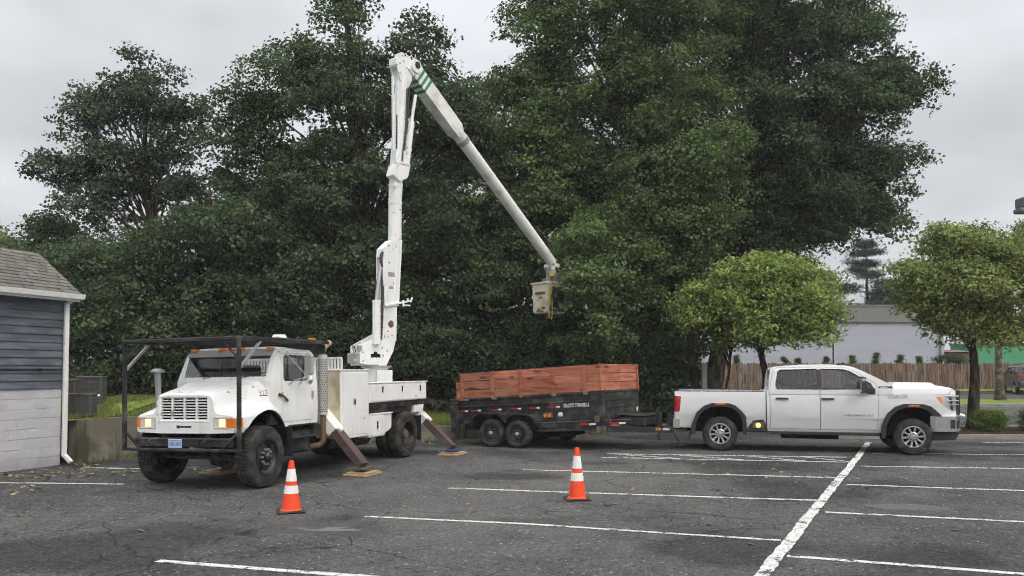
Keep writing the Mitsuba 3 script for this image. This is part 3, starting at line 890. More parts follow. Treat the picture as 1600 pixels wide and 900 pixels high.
sl = math.hypot(RUN + OV, RISE + OV * s)
un = np.array([-(RUN + OV), RISE + OV * s]) / sl
nn_ = np.array([un[1], -un[0]])
sh = []
ex = .125
for rw in range(int(sl / ex)):
    x = -.19 + (-.1 * (rw % 3))
    while x < LEN:
        w = .22 + .14 * rng.random()
        a = np.array([OV, EAVE - OV * s + .06]) + un * (rw * ex) + nn_ * .006
        lift = .010 + .012 * rng.random()
        e0, e1 = a + nn_ * lift, a + un * (ex * 1.25)
        x0, x1 = max(x, -.19), x + w - .012
        if x1 > x0 + .03:
            P8 = [(x0, *a), (x1, *a), (x1, *e0), (x0, *e0), (x0, *e1), (x1, *e1)]
            sh.append((np.array(P8), np.array([[0, 1, 2], [0, 2, 3], [3, 2, 5], [3, 5, 4]])))
        x += w
part(roofk, 'shingles', sh, 'mat_shingle', False, kind='stuff')
part(B, 'gutter', pr([(OV - .01, EAVE - OV * s - .05), (OV + .10, EAVE - OV * s - .05), (OV + .13, EAVE - OV * s + .055), (OV + .115, EAVE - OV * s + .055), (OV + .09, EAVE - OV * s - .03), (OV - .01, EAVE - OV * s - .03)], 'x', -.20, LEN), 'mat_trim_white', False)
part(B, 'fascia', bx(-.185, LEN, OV - .03, OV - .012, EAVE - OV * s - .10, EAVE - OV * s + .03), 'mat_trim_white', False)
part(B, 'soffit', bx(-.18, LEN, .0, OV - .035, EAVE - .16, EAVE - .13), 'mat_trim_white', False)
part(B, 'rake_board', pr([(OV, EAVE - OV * s - .06), (-RUN, EAVE + RISE - .07), (-RUN, EAVE + RISE + .055), (OV, EAVE - OV * s + .055)], 'x', -.20, -.18), 'mat_trim_white', False)
part(B, 'downspout', [cb(-.07, .03, .05, .12, .18, EAVE - .35, .012), bar((-.02, .085, EAVE - .36), (-.02, .28, EAVE - .25), .08, .06), bar((-.02, .085, .22), (-.02, .27, .07), .09, .06)], 'mat_trim_white', 30)

# far buildings
G = thing('commercial_building', 'long blue-grey building with a dark parapet behind the wooden fence', 'building')
part(G, 'wall', bx(9, 32.2, 62, 72, .4, 5.55), 'mat_bluegrey_wall', False)
part(G, 'parapet', [bx(8.9, 32.3, 61.9, 72.1, 5.55, 6.75)], 'mat_fascia', False)
part(G, 'coping', [bx(8.85, 32.35, 61.85, 61.898, 6.68, 6.80), bx(8.85, 32.35, 61.83, 61.898, 5.5, 5.58)], 'mat_galvanised', False)
part(G, 'drain_pipe', cyl((31.9, 61.9, .6), (31.9, 61.9, 5.5), .06, 8), 'mat_fascia', True)
solid('black_pole', [cyl((at(1302, 560, 60)[0], 60, .6), (at(1302, 560, 60)[0], 60, 3.95), .06, 8)], 'mat_black_plastic', 'thin black pole standing against the blue-grey wall', 'pole')
Gn = thing('green_building', 'bright green flat-roofed building behind the fence at the right edge', 'building')
part(Gn, 'wall', bx(35.3, 60, 63, 67, .4, 3.9), 'mat_green_wall', False)
part(Gn, 'roof_edge', bx(35.25, 60.1, 62.9, 67.1, 3.9, 4.02), 'mat_green_wall', False)
Bn = thing('brown_shed', 'low brown shed between the blue-grey and green buildings', 'shed')
part(Bn, 'wall', bx(32.6, 34.7, 63, 66, .4, 3.3), 'mat_brown_wall', False)
part(Bn, 'roof', pr([(62.8, 3.3), (64.5, 3.5), (66.2, 3.3)], 'x', 32.5, 34.8), 'mat_brown_wall', False)
r = np.random.default_rng(77)
rows = clumps([((30.6, 58.6, 1.75), (1.0, .6, 1.15)), ((31.6, 58.7, 1.7), (.9, .6, 1.1))], r, .35, 120, 1.0, shell=.85)
(v, f), c = leaves(rows, .12, (0.05, 0.085, 0.03), r)
t = thing('hedge', 'clipped green hedge showing above the fence beside the green building', 'hedge')
part(t, 'foliage', (v, f), 'mat_leaf', False, color=c)

# picket fence
FN = thing('wooden_fence', 'weathered brown stockade fence of upright pickets beyond the far lot', 'fence')
x = 11.0
while x < 37:
    w = .17 + .03 * rng.random()
    h = 1.72 + .1 * rng.random()
    y0 = 55.0 + .02 * rng.random()
    z0 = gz(55.0) + .06
    part(FN, 'picket', pr([(x, z0), (x + w, z0), (x + w, z0 + h - .08), (x + w / 2, z0 + h), (x, z0 + h - .08)], 'y', y0, y0 + .03), 'mat_picket', False)
    x += w + .012 + .012 * rng.random()
for zz in (1.0, 1.9):
    part(FN, 'rail', bx(11, 37.1, 55.06, 55.12, zz, zz + .1), 'mat_picket', False)
for xx in np.arange(11.2, 37, 2.6):
    part(FN, 'post', bx(xx, xx + .1, 55.125, 55.225, .5, 2.2), 'mat_picket', False)

# ------------------------------------------------------------------ wheels


def wheel(t, name, c, side, R, W, rim, style, ps, steer=0.0, label=None, lugs=52):
    """a wheel whose outer face looks towards side * y; c = centre of the outer face"""
    key = part(t, name, None, None, label=label)
    cs, sn = math.cos(steer), math.sin(steer)

    def place(v):
        v = np.asarray(v, float).copy()
        v[:, 1] *= side
        x, y = v[:, 0] * cs - v[:, 1] * sn, v[:, 0] * sn + v[:, 1] * cs
        return ps(np.stack([x, y, v[:, 2]], 1) + np.asarray(c, float))

    def flip(g):
        v, f = arr(g)
        return (v, f[:, ::-1]) if side < 0 else (v, f)
    sh_ = .028 * R / .5
    prof = [(rim - .012, -W + .03), (rim + .015, -W + .012), (R * .80, -W - .002), (R * .93, -W + .012), (R - .006, -W + .045), (R, -W + .07), (R, -W * .68), (R - .014, -W * .66), (R - .014, -W * .62), (R, -W * .6), (R, -W * .4),
            (R - .014, -W * .38), (R - .014, -W * .34), (R, -W * .32), (R, -.07), (R - .006, -.045), (R * .93, -.012), (R * .885, -.004), (R * .87, -.010), (R * .80, .002), (rim + .05, .0), (rim + .018, -.010), (rim - .012, -.03)]
    pi = np.arange(len(prof))
    tread = (pi >= 4) & (pi <= 15)

    def mod(Rr, i):
        Rr = Rr.copy()
        ph = (i[:, None] + (pi[None, :] > 9) * 1) % 4
        Rr[(ph == 0) & tread[None, :]] -= sh_ * .55
        return Rr
    part(key, 'tyre', flip(lathe(prof, lugs * 4, mod=mod)), 'mat_rubber', 25, ps=place)
    if style == 'truck':       # steel disc, deep dish, hub and nuts
        part(key, 'rim', flip([lathe([(rim + .014, -.012), (rim + .012, .004), (rim - .004, .004), (rim - .012, -.03), (rim - .03, -.06), (rim * .82, -.075), (rim * .80, -.10), (rim * .52, -.075), (rim * .48, -.05), (0.001, -.05)], 48)]
                               ), 'mat_black_steel', 30, ps=place)
        holes = [cyl((rim * .68 * math.cos(a), -.078, rim * .68 * math.sin(a)), (rim * .68 * math.cos(a), -.092, rim * .68 * math.sin(a)), rim * .085, 10) for a in np.arange(5) * 2 * np.pi / 5]
        part(key, 'hand_holes', holes, 'mat_dark', 30, ps=place)
        part(key, 'hub', flip([lathe([(rim * .30, -.05), (rim * .30, .03), (rim * .24, .055), (rim * .12, .06), (rim * .10, .085), (.001, .085)], 24)]), 'mat_black_steel', 30, ps=place)
        part(key, 'lug_nuts', [cyl((rim * .42 * math.cos(a), -.05, rim * .42 * math.sin(a)), (rim * .42 * math.cos(a), .0, rim * .42 * math.sin(a)), .020, 6) for a in np.arange(10) * 2 * np.pi / 10], 'mat_steel', 30, ps=place, kind='stuff')
    elif style == 'dual':
        part(key, 'rim', flip([lathe([(rim + .014, -.012), (rim + .012, .004), (rim - .004, .004), (rim - .012, -.05), (rim - .02, -.16), (rim * .85, -.175), (rim * .6, -.175), (rim * .55, -.155), (0.001, -.155)], 48)]), 'mat_black_steel', 30, ps=place)
        part(key, 'hub', flip([lathe([(rim * .34, -.155), (rim * .34, -.06), (rim * .28, -.03), (.001, -.03)], 24)]), 'mat_rust', 30, ps=place)
        part(key, 'hand_holes', [cyl((rim * .7 * math.cos(a), -.168, rim * .7 * math.sin(a)), (rim * .7 * math.cos(a), -.178, rim * .7 * math.sin(a)), rim * .085, 10) for a in np.arange(8) * 2 * np.pi / 8], 'mat_dark', 30, ps=place)
        part(key, 'lug_nuts', [cyl((rim * .46 * math.cos(a), -.16, rim * .46 * math.sin(a)), (rim * .46 * math.cos(a), -.12, rim * .46 * math.sin(a)), .019, 6) for a in np.arange(10) * 2 * np.pi / 10], 'mat_steel', 30, ps=place, kind='stuff')
    elif style == 'alloy':
        part(key, 'barrel', flip([lathe([(rim + .012, -.012), (rim, -.02), (rim - .01, -.09), (0.001, -.09)], 40)]), 'mat_dark', 30, ps=place)
        g = [flip(lathe([(rim + .014, -.014), (rim + .012, .004), (rim - .006, .006), (rim - .022, -.012), (rim - .03, -.05)], 48))]
        for a in np.arange(10) * 2 * np.pi / 10 + .1:
            ca, sa = math.cos(a), math.sin(a)
            tx, tz = -sa, ca
            g.append(hull([(r_ * ca + s_ * w_ * tx, y_, r_ * sa + s_ * w_ * tz) for r_, w_, ya in ((rim * .42, .017, -.020), (rim * .93, .025, -.012)) for s_ in (-1, 1) for y_ in (ya, ya - .03)]))
        g.append(flip(lathe([(rim * .46, -.05), (rim * .46, -.022), (rim * .40, -.012), (.001, -.010)], 32)))
        part(key, 'rim', g, 'mat_alloy', 30, ps=place)
        part(key, 'hub_cap', flip([lathe([(rim * .22, -.012), (rim * .22, .012), (rim * .18, .02), (.001, .022)], 24)]), 'mat_steel', 30, ps=place)
        part(key, 'lug_nuts', [cyl((rim * .33 * math.cos(a), -.012, rim * .33 * math.sin(a)), (rim * .33 * math.cos(a), .008, rim * .33 * math.sin(a)), .016, 6) for a in np.arange(8) * 2 * np.pi / 8], 'mat_black_plastic', 30, ps=place, kind='stuff')
    else:                       # trailer steel wheel
        part(key, 'rim', flip([lathe([(rim + .014, -.012), (rim + .012, .004), (rim - .004, .004), (rim - .014, -.04), (rim * .75, -.05), (rim * .70, -.03), (rim * .4, -.02), (.001, -.02)], 40)]), 'mat_black_steel', 30, ps=place)
        part(key, 'lug_nuts', [cyl((rim * .52 * math.cos(a), -.03, rim * .52 * math.sin(a)), (rim * .52 * math.cos(a), .006, rim * .52 * math.sin(a)), .017, 6) for a in np.arange(6) * 2 * np.pi / 6], 'mat_chrome', 30, ps=place, kind='stuff')
        part(key, 'hub', flip([lathe([(rim * .26, -.02), (rim * .26, .03), (rim * .18, .045), (.001, .045)], 20)]), 'mat_steel', 30, ps=place)
    return key


# ------------------------------------------------------------------ bucket truck
TO, TA = (-5.2258, 14.5037, 0.0), -1.91261
tps0 = pose(TO, TA)
tps = pose(TO, TA, roll=math.radians(1.0), pivot=(0, 1.0, 1.0))
K = thing('bucket_truck', 'white bucket truck with a raised boom and a black cab guard', 'truck', tps)
# hood: sections from the front back to the cowl; half outlines (y, z) from the bottom centre up
def hood_section(x, pts):
    h = [(x, -a, b) for a, b in pts]
    return h + [(x, a, b) for a, b in reversed(pts)]


secs = [
    hood_section(.66, [(.50, .95), (.97, .965), (1.0, 1.03), (1.0, 1.19), (.955, 1.235), (.80, 1.255), (.66, 1.27), (.60, 1.33), (.575, 1.48), (.53, 1.555), (.40, 1.585)]),
    hood_section(.60, [(.50, .95), (.99, .96), (1.03, 1.03), (1.03, 1.19), (1.0, 1.25), (.82, 1.29), (.68, 1.31), (.62, 1.37), (.60, 1.52), (.55, 1.60), (.40, 1.625)]),
    hood_section(.35, [(.50, .95), (1.04, .95), (1.09, 1.05), (1.09, 1.22), (1.05, 1.31), (.88, 1.36), (.72, 1.39), (.66, 1.45), (.64, 1.57), (.59, 1.655), (.42, 1.68)]),
    hood_section(.0, [(.50, .95), (1.08, .93), (1.14, 1.06), (1.14, 1.28), (1.08, 1.38), (.93, 1.43), (.80, 1.47), (.74, 1.53), (.72, 1.64), (.66, 1.72), (.45, 1.745)]),
    hood_section(-.29, [(.50, .80), (1.08, .78), (1.13, 1.0), (1.13, 1.25), (1.07, 1.37), (.99, 1.43), (.94, 1.52), (.90, 1.62), (.86, 1.71), (.76, 1.785), (.5, 1.815)]),
    hood_section(-.46, [(.50, .72), (1.08, .70), (1.12, .95), (1.12, 1.15), (1.06, 1.27), (1.0, 1.36), (.97, 1.48), (.95, 1.60), (.92, 1.71), (.82, 1.795), (.5, 1.825)]),
    hood_section(-.62, [(.50, .66), (1.08, .64), (1.11, .80), (1.11, .95), (1.06, 1.06), (1.0, 1.2), (.985, 1.40), (.965, 1.58), (.93, 1.71), (.83, 1.80), (.5, 1.83)]),
]
hood = loft(secs)
wheelcut = pr([(.62 * math.cos(a) - .10, .68 + .63 * math.sin(a)) for a in np.linspace(0, 2 * np.pi, 49)[:-1]], 'y', .52, 1.4)
wheelcut += pr([(.54, .3), (.54, .68), (-.72, .68), (-.78, .3)], 'y', .52, 1.4)
for s_ in (1, -1):
    hood -= wheelcut.scale([1, s_, 1])
hood -= bx(-.60, .45, -.56, .56, .5, 1.2)
grille_cut = bx(.545, .9, -.50, .46, 1.17, 1.555)
hood -= grille_cut
emblem_z = 1.06
hl_cut = {}
for s_ in (1, -1):
    hl_cut[s_] = bx(.45, .9, s_ * .60, s_ * 1.2, 1.045, 1.205) - bx(.3, .57, -2, 2, .9, 1.4)
    hl_cut[s_] = bx(.50, .9, s_ * .60, s_ * 1.2, 1.045, 1.205)
solid_hood = hood
lampsolid = {s_: solid_hood ^ hl_cut[s_] for s_ in (1, -1)}
for s_ in (1, -1):
    hood -= hl_cut[s_]
part(K, 'hood', hood, 'mat_truck_white', 22)
gk = part(K, 'grille', bx(.575, .585, -.50, .46, 1.17, 1.555), 'mat_dark', False)
for i in range(9):
    z0 = 1.17 + i * .0463
    part(gk, 'slat', cb(.60, .645, -.51, .47, z0 - .005, z0 + .013, .004), 'mat_truck_white', False)
for y_ in (-.27, -.02, .23):
    part(gk, 'upright', cb(.60, .652, y_ - .012, y_ + .012, 1.17, 1.555, .004), 'mat_truck_white', False)
part(gk, 'frame', [cb(.63, .668, -.54, -.50, 1.14, 1.585, .008), cb(.63, .668, .46, .50, 1.14, 1.585, .008), cb(.63, .667, -.54, .50, 1.135, 1.165, .008)], 'mat_truck_white', False)
for s_ in (1, -1):
    n_ = lampsolid[s_]
    lx_ = .83 if s_ > 0 else .92
    a_, b_ = sorted((s_ * .60, s_ * lx_))
    hk = part(K, 'headlight', (n_ ^ bx(-1, 1, a_, b_, 0, 2)), 'mat_lens', 30, label='lit rectangular headlight')
    part(hk, 'bezel', [cb(.64, .672, s_ * .595, s_ * .61, 1.03, 1.22, .004), cb(.64, .672, s_ * .595, s_ * .95, 1.03, 1.047, .004), cb(.64, .672, s_ * .595, s_ * .95, 1.203, 1.22, .004)], 'mat_chrome', False)
    scene[hk + '__bulb'] = {**mikit.ply((tps(arr(cb(.664, .668, s_ * .70, s_ * .82, 1.065, 1.185, .02))[0]), arr(cb(.664, .668, s_ * .70, s_ * .82, 1.065, 1.185, .02))[1]), 'mat_lens'), 'emitter': {'type': 'area', 'radiance': rgb((.30, .19, .06))}}
    a_, b_ = sorted((s_ * lx_, s_ * 1.3))
    part(K, 'turn_signal', (n_ ^ bx(-1, 1, a_, b_, 0, 2)), 'mat_amber', 30)
part(K, 'emblem', [cb(.655, .672, -.16, -.10, 1.035, 1.085, .02), cb(.655, .668, -.10, .14, 1.045, 1.075, .006)], 'mat_black_plastic', 30)
part(K, 'hood_badge', [*[put_text('910', .075, (.00, 1.0, 1.565), (-1, .10, 0.03), (0, -.25, 1))], bar((-.01, 1.0, 1.55), (-.2, 1.02, 1.553), .01, .014)], 'mat_black_plastic', False)
part(K, 'hood_latch', [tube([(-.52, 1.02, 1.56), (-.62, 1.06, 1.52), (-.74, 1.05, 1.44)], [.03, .016, .022], 8)], 'mat_black_plastic', True)
part(K, 'side_marker', cb(-.60, -.68, .99, 1.015, 1.53, 1.60, .008), 'mat_amber', False)
# cab
cab_prof = [(-.30, .98), (-.31, 1.81), (-.50, 2.27), (-.56, 2.345), (-.70, 2.40), (-1.0, 2.425), (-1.52, 2.42), (-1.66, 2.37), (-1.735, 2.26), (-1.75, 1.8), (-1.75, .98)]
cab_front = [(-1.0, .95), (-1.02, 1.3), (-1.0, 1.80), (-.945, 2.28), (-.90, 2.36), (-.78, 2.41), (-.3, 2.44), (.3, 2.44), (.78, 2.41), (.90, 2.36), (.945, 2.28), (1.0, 1.80), (1.02, 1.3), (1.0, .95)]


def shell(side, front, xr, t):
    o = pr(side, 'y', -1.5, 1.5) ^ pr(front, 'x', xr[0], xr[1])
    cs = m3.CrossSection([np.asarray(side, float)], m3.FillRule.NonZero).offset(-t, m3.JoinType.Miter, 2.0)
    cf = m3.CrossSection([np.asarray(front, float)], m3.FillRule.NonZero).offset(-t, m3.JoinType.Miter, 2.0)
    return o, pr(cs, 'y', -1.5, 1.5) ^ pr(cf, 'x', xr[0], xr[1])


co, cin = shell(cab_prof, cab_front, (-2.5, .5), .05)
cab = co - cin
for s_ in (1, -1):
    cab -= wheelcut.scale([1, s_, 1])
# windscreen opening
ws = pr([(-.46, 1.87), (-.61, 2.225), (-.2, 2.4), (.0, 1.9)], 'y', -.88, .88)
cab -= ws
wpoly = [(-.72, 1.80), (-.70, 1.86), (-.76, 2.22), (-.80, 2.25), (-1.36, 2.25), (-1.40, 2.21), (-1.40, 1.84), (-1.36, 1.80)]
cab -= pr(wpoly, 'y', -1.5, 1.5)
cab -= pr([(-.6, 1.85), (.6, 1.85), (.6, 2.25), (-.6, 2.25)], 'x', -1.9, -1.68)
doorp = [(-.64, 1.07), (-.63, 1.80), (-.70, 2.285), (-1.50, 2.30), (-1.655, 2.28), (-1.67, 1.5), (-1.65, 1.15), (-1.60, 1.07)]
dcs = m3.CrossSection([np.asarray(doorp, float)], m3.FillRule.NonZero)
for s_ in (1, -1):
    reg = pr(dcs, 'y', .8, 1.5).scale([1, s_, 1])
    gap = pr(dcs.offset(.009, m3.JoinType.Miter, 2.0), 'y', .8, 1.5).scale([1, s_, 1])
    dk = part(K, 'door', (cab ^ reg).translate([0, s_ * .004, 0]), 'mat_truck_white', 22)
    cab -= gap
    part(dk, 'window', pr(wpoly, 'y', 0, .004).rotate([math.degrees(.055 / .5) * 0, 0, 0]).translate([0, s_ * .955, 0]), 'mat_pane_half', False)
    part(dk, 'window_seal', [tube([(x_, s_ * (1.003 - (z_ - 1.8) * .115), z_) for x_, z_ in wpoly + wpoly[:1]], .011, 6), bar((-.87, s_ * .985, 1.81), (-.87, s_ * .945, 2.25), .016, .02)], 'mat_black_plastic', True)
    part(dk, 'handle', cb(-1.54, -1.60, s_ * 1.02, s_ * 1.035, 1.45, 1.60, .008), 'mat_steel', False)
lin = cin - pr(m3.CrossSection([np.asarray(cab_prof, float)], m3.FillRule.NonZero).offset(-.062, m3.JoinType.Miter, 2.0), 'y', -.94, .94)
lin = (cin ^ (bx(-3, 1, -2, -.885, 1, 3) + bx(-3, 1, .885, 2, 1, 3) + bx(-3, -1.685, -2, 2, 1, 3) + bx(-3, 1, -2, 2, 2.345, 3))).translate([0, 0, -.002]) - pr(wpoly, 'y', -1.5, 1.5) - pr([(-.6, 1.85), (.6, 1.85), (.6, 2.25), (-.6, 2.25)], 'x', -1.9, -1.6)
part(K, 'cab_lining', lin, 'mat_seat', False)
part(K, 'cab', cab, 'mat_truck_white', 22)
part(K, 'windscreen', pr([(-.352, 1.86), (-.500, 2.235), (-.496, 2.237), (-.348, 1.862)], 'y', -.89, .89), 'mat_pane', False)
part(K, 'windscreen_seal', [tube([(-.362, -.90, 1.855), (-.362, .90, 1.855)], .016, 6), tube([(-.505, -.87, 2.235), (-.505, .87, 2.235)], .016, 6), tube([(-.362, -.90, 1.855), (-.505, -.87, 2.235)], .016, 6), tube([(-.362, .90, 1.855), (-.505, .87, 2.235)], .016, 6), tube([(-.352, 0, 1.86), (-.497, 0, 2.235)], .008, 6)], 'mat_black_plastic', True)
for y_ in (-.45, .35):
    part(K, 'wiper', [bar((-.325, y_, 1.85), (-.375, y_ + .42, 1.93), .012, .012), bar((-.36, y_ + .15, 1.93), (-.39, y_ + .6, 1.945), .01, .02)], 'mat_black_plastic', False)
part(K, 'cab_interior', [bx(-.60, -.46, -.92, .92, 1.1, 1.74), cb(-1.60, -1.45, .2, .85, 1.2, 2.1, .05), cb(-1.60, -1.1, .2, .85, 1.2, 1.45, .05), cb(-1.60, -1.45, -.85, -.1, 1.2, 2.1, .05), cb(-1.60, -1.1, -.85, -.1, 1.2, 1.45, .05), bx(-1.6, -.5, -.9, .9, 1.04, 1.06)], 'mat_seat', 30)
part(K, 'steering_wheel', tube([(-.86 + .11 * math.cos(a), .5 + .22 * math.sin(a), 1.72 - .19 * math.cos(a)) for a in np.linspace(0, 2 * np.pi, 25)], .016, 6), 'mat_black_plastic', True)
part(K, 'sun_visor', pr([(-.46, 2.25), (-.52, 2.33), (-.60, 2.37), (-.60, 2.355), (-.53, 2.315), (-.475, 2.24)], 'y', -.90, .90), 'mat_post_grey', False)
for y_ in (-.82, -.2, 0, .2, .82):
    part(K, 'roof_marker', cb(-.50, -.62, y_ - .065, y_ + .065, 2.33, 2.395, .02), 'mat_amber', False)
# mirrors
for s_, x_ in ((1, -1.04), (-1, -1.0)):
    mk = part(K, 'mirror', cb(x_ - .03, x_ + .03, s_ * 1.20, s_ * 1.39, 1.89, 2.26, .025), 'mat_steel', 30)
    part(mk, 'glass', bx(x_ - .035, x_ - .031, s_ * 1.215, s_ * 1.375, 1.91, 2.24), 'mat_mirror', False)
    part(mk, 'convex_mirror', lathe([(.001, -.03), (.05, -.025), (.085, 0), (.085, .01), (.001, .01)], 20, mod=None), 'mat_chrome', 30, ps=lambda v, x_=x_, s_=s_: tps(np.stack([x_ + .02 - np.asarray(v)[:, 1] * 1, s_ * 1.30 + np.asarray(v)[:, 0], 1.80 + np.asarray(v)[:, 2]], 1)))
    part(mk, 'bracket', [tube([(-.80, s_ * .99, 2.27), (x_ + .03, s_ * 1.28, 1.87)], .011, 6), tube([(-.82, s_ * 1.02, 1.73), (-.86, s_ * 1.12, 1.80), (x_, s_ * 1.30, 1.87)], .012, 6), tube([(-1.15, s_ * 1.02, 1.73), (-1.12, s_ * 1.12, 1.80), (x_, s_ * 1.30, 1.87)], .012, 6), tube([(-.80, s_ * .97, 2.29), (x_, s_ * 1.30, 2.29), (x_, s_ * 1.30, 1.80)], .011, 6)], 'mat_steel', True)
# snorkel with mushroom cap
part(K, 'air_intake', [tube([(.10, -1.06, 1.25), (.10, -1.06, 1.62), (.12, -1.06, 1.98)], [.045, .05, .058], 14), lathe_z([(.001, 2.05), (.06, 2.045), (.125, 2.01), (.13, 1.985), (.06, 1.97), (.05, 1.95)], 24, (.12, -1.06, 0))], 'mat_steel', 30)
part(K, 'intake_base', cyl((.10, -1.06, 1.05), (.10, -1.06, 1.27), .055, 14), 'mat_black_plastic', True)
# chassis, bumper, guard
part(K, 'chassis', [bx(.62, -6.5, .38, .47, .78, 1.03), bx(.62, -6.5, -.38, -.47, .78, 1.03), bx(.0, -1.2, -.36, .36, .65, 1.1), *[bx(x_, x_ - .1, -.38, .38, .82, .98) for x_ in (-1.5, -2.6, -3.6, -4.5, -6.2)], bx(-2.6, -2.9, -.3, .3, .5, .9)], 'mat_black_steel', False)
part(K, 'front_axle', [cyl((0, -.85, .50), (0, .85, .50), .07, 12), lathe_z([(.001, .32), (.14, .36), (.18, .5), (.14, .64), (.001, .68)], 20, (0, .18, 0)), bar((.18, -.8, .48), (.18, .8, .48), .05, .05), bar((.55, .42, .72), (-.55, .42, .72), .09, .05), bar((.55, -.42, .72), (-.55, -.42, .72), .09, .05)], 'mat_black_steel', 30, ps=tps0)
part(K, 'rear_axle', [cyl((-5.18, -.8, .52), (-5.18, .8, .52), .09, 12), lathe_z([(.001, .28), (.18, .34), (.23, .52), (.18, .70), (.001, .76)], 20, (-5.18, 0, 0)), cyl((-5.1, 0, .55), (-1.5, 0, .75), .05, 10)], 'mat_black_steel', 30, ps=tps0)
part(K, 'front_bumper', [cb(.64, .74, -.98, .98, .73, .88, .015) - bx(.72, .8, .35, .80, .76, .85) - bx(.72, .8, -.75, -.45, .76, .85), bx(.55, .63, -.5, -.4, .75, 1.0), bx(.55, .63, .4, .5, .75, 1.0)], 'mat_black_steel', False)
part(K, 'tow_hook', tube([(.74, .52, .80), (.80, .52, .78), (.82, .52, .83), (.77, .52, .86)], .016, 8), 'mat_black_steel', True)
part(K, 'tow_hook', tube([(.74, -.60, .80), (.80, -.60, .78), (.82, -.60, .83), (.77, -.60, .86)], .016, 8), 'mat_black_steel', True)
lk = part(K, 'licence_plate', cb(.742, .750, -.26, .02, .715, .865, .003), 'mat_plate', False)
part(lk, 'band', [bx(.7502, .7515, -.255, .015, .835, .843)], 'mat_plate_band', False)
part(lk, 'lettering', put_text('3BLCN7', .06, (.7502, -.245, .752), (0, 1, 0), (0, 0, 1), True, .25, .0012), 'mat_plate_band', False)
GP = [tube([(.76, y_, .70), (.76, y_, 2.47)], .035, 4) for y_ in (-1.17, 1.17)]
gkk = part(K, 'cab_guard', [cb(.72, .78, -1.22, 1.22, .66, .71, .01)], 'mat_black_steel', False, label='black steel guard frame around the front of the cab')
for y_ in (-1.17, 1.17):
    part(gkk, 'post', bar((.76, y_, .69), (.76, y_, 2.49), .055, .055), 'mat_black_steel', False)
for s_ in (-1, 1):
    part(gkk, 'brace', [bar((.74, s_ * 1.17, 2.02), (.20, s_ * 1.17, 2.47), .03, .045)], 'mat_steel', False)
    part(gkk, 'brace', [bar((.76, s_ * 1.15, 2.18), (.76, s_ * .85, 2.47), .03, .03)], 'mat_black_steel', False)
    part(gkk, 'brace', [bar((.76, s_ * 1.15, .98), (.76, s_ * .83, .70), .035, .035)], 'mat_black_steel', False)
rk = part(K, 'roof_rack', [cb(.80, -1.88, s_ * 1.20, s_ * 1.13, 2.47, 2.535, .008) for s_ in (-1, 1)] + [cb(x_, x_ - .06, -1.13, 1.13, 2.475, 2.53, .008) for x_ in (.80, .15, -.5, -1.15, -1.82)], 'mat_black_steel', False)
part(rk, 'mesh_deck', [bx(.78, -1.86, y_, y_ + .022, 2.535, 2.545) for y_ in np.arange(-1.12, 1.1, .05)] + [bx(x_, x_ - .02, -1.15, 1.15, 2.546, 2.552) for x_ in np.arange(.7, -1.8, -.14)], 'mat_black_steel', False)
part(rk, 'amber_lamp', cb(-1.30, -1.46, 1.10, 1.18, 2.54, 2.575, .01), 'mat_amber', False)
part(rk, 'tail_plate', bx(-1.86, -1.9, -1.1, 1.1, 2.30, 2.47), 'mat_black_steel', False)
part(K, 'beacon', [cb(-1.72, -1.95, .05, .3, 2.56, 2.62, .02), cb(-1.72, -1.95, .0, .22, 2.60, 2.69, .035)], 'mat_trim_white', 30)
# steps and tanks under the door
part(K, 'step', [cb(-.82, -1.72, .72, 1.02, .97, 1.0, .008), cb(-.86, -1.70, .78, 1.06, .745, .775, .008), bx(-.84, -.88, .74, 1.0, .745, 1.0), bx(-1.66, -1.70, .74, 1.0, .745, 1.0)], 'mat_black_steel', False)
part(K, 'fuel_tank', [cb(-.92, -1.68, .5, .93, .46, .92, .05)], 'mat_black_steel', 30)
part(K, 'fuel_tank', [cb(-.9, -1.9, -.5, -.98, .46, .92, .05)], 'mat_black_steel', 30)
part(K, 'air_tank', [cyl((-2.3, .75, .62), (-3.2, .75, .62), .2, 20), cyl((-3.3, .70, .58), (-4.0, .70, .58), .20, 20)], 'mat_black_steel', 30)
part(K, 'inner_fender', [bx(.5, -.72, s_ * .515, s_ * .56, .75, 1.40) for s_ in (1, -1)] + [pr([((.626 - k_) * math.cos(a) - .10, .68 + (.626 - k_) * math.sin(a)) for k_, rr in ((0, 1), (.02, -1)) for a in np.linspace(-.05, np.pi + .1, 33)[::rr]], 'y', *sorted((s_ * .53, s_ * 1.06))) for s_ in (1, -1)], 'mat_dark', False)
part(K, 'mud_flap', bx(-.79, -.80, .75, 1.10, .45, .98), 'mat_black_plastic', False)
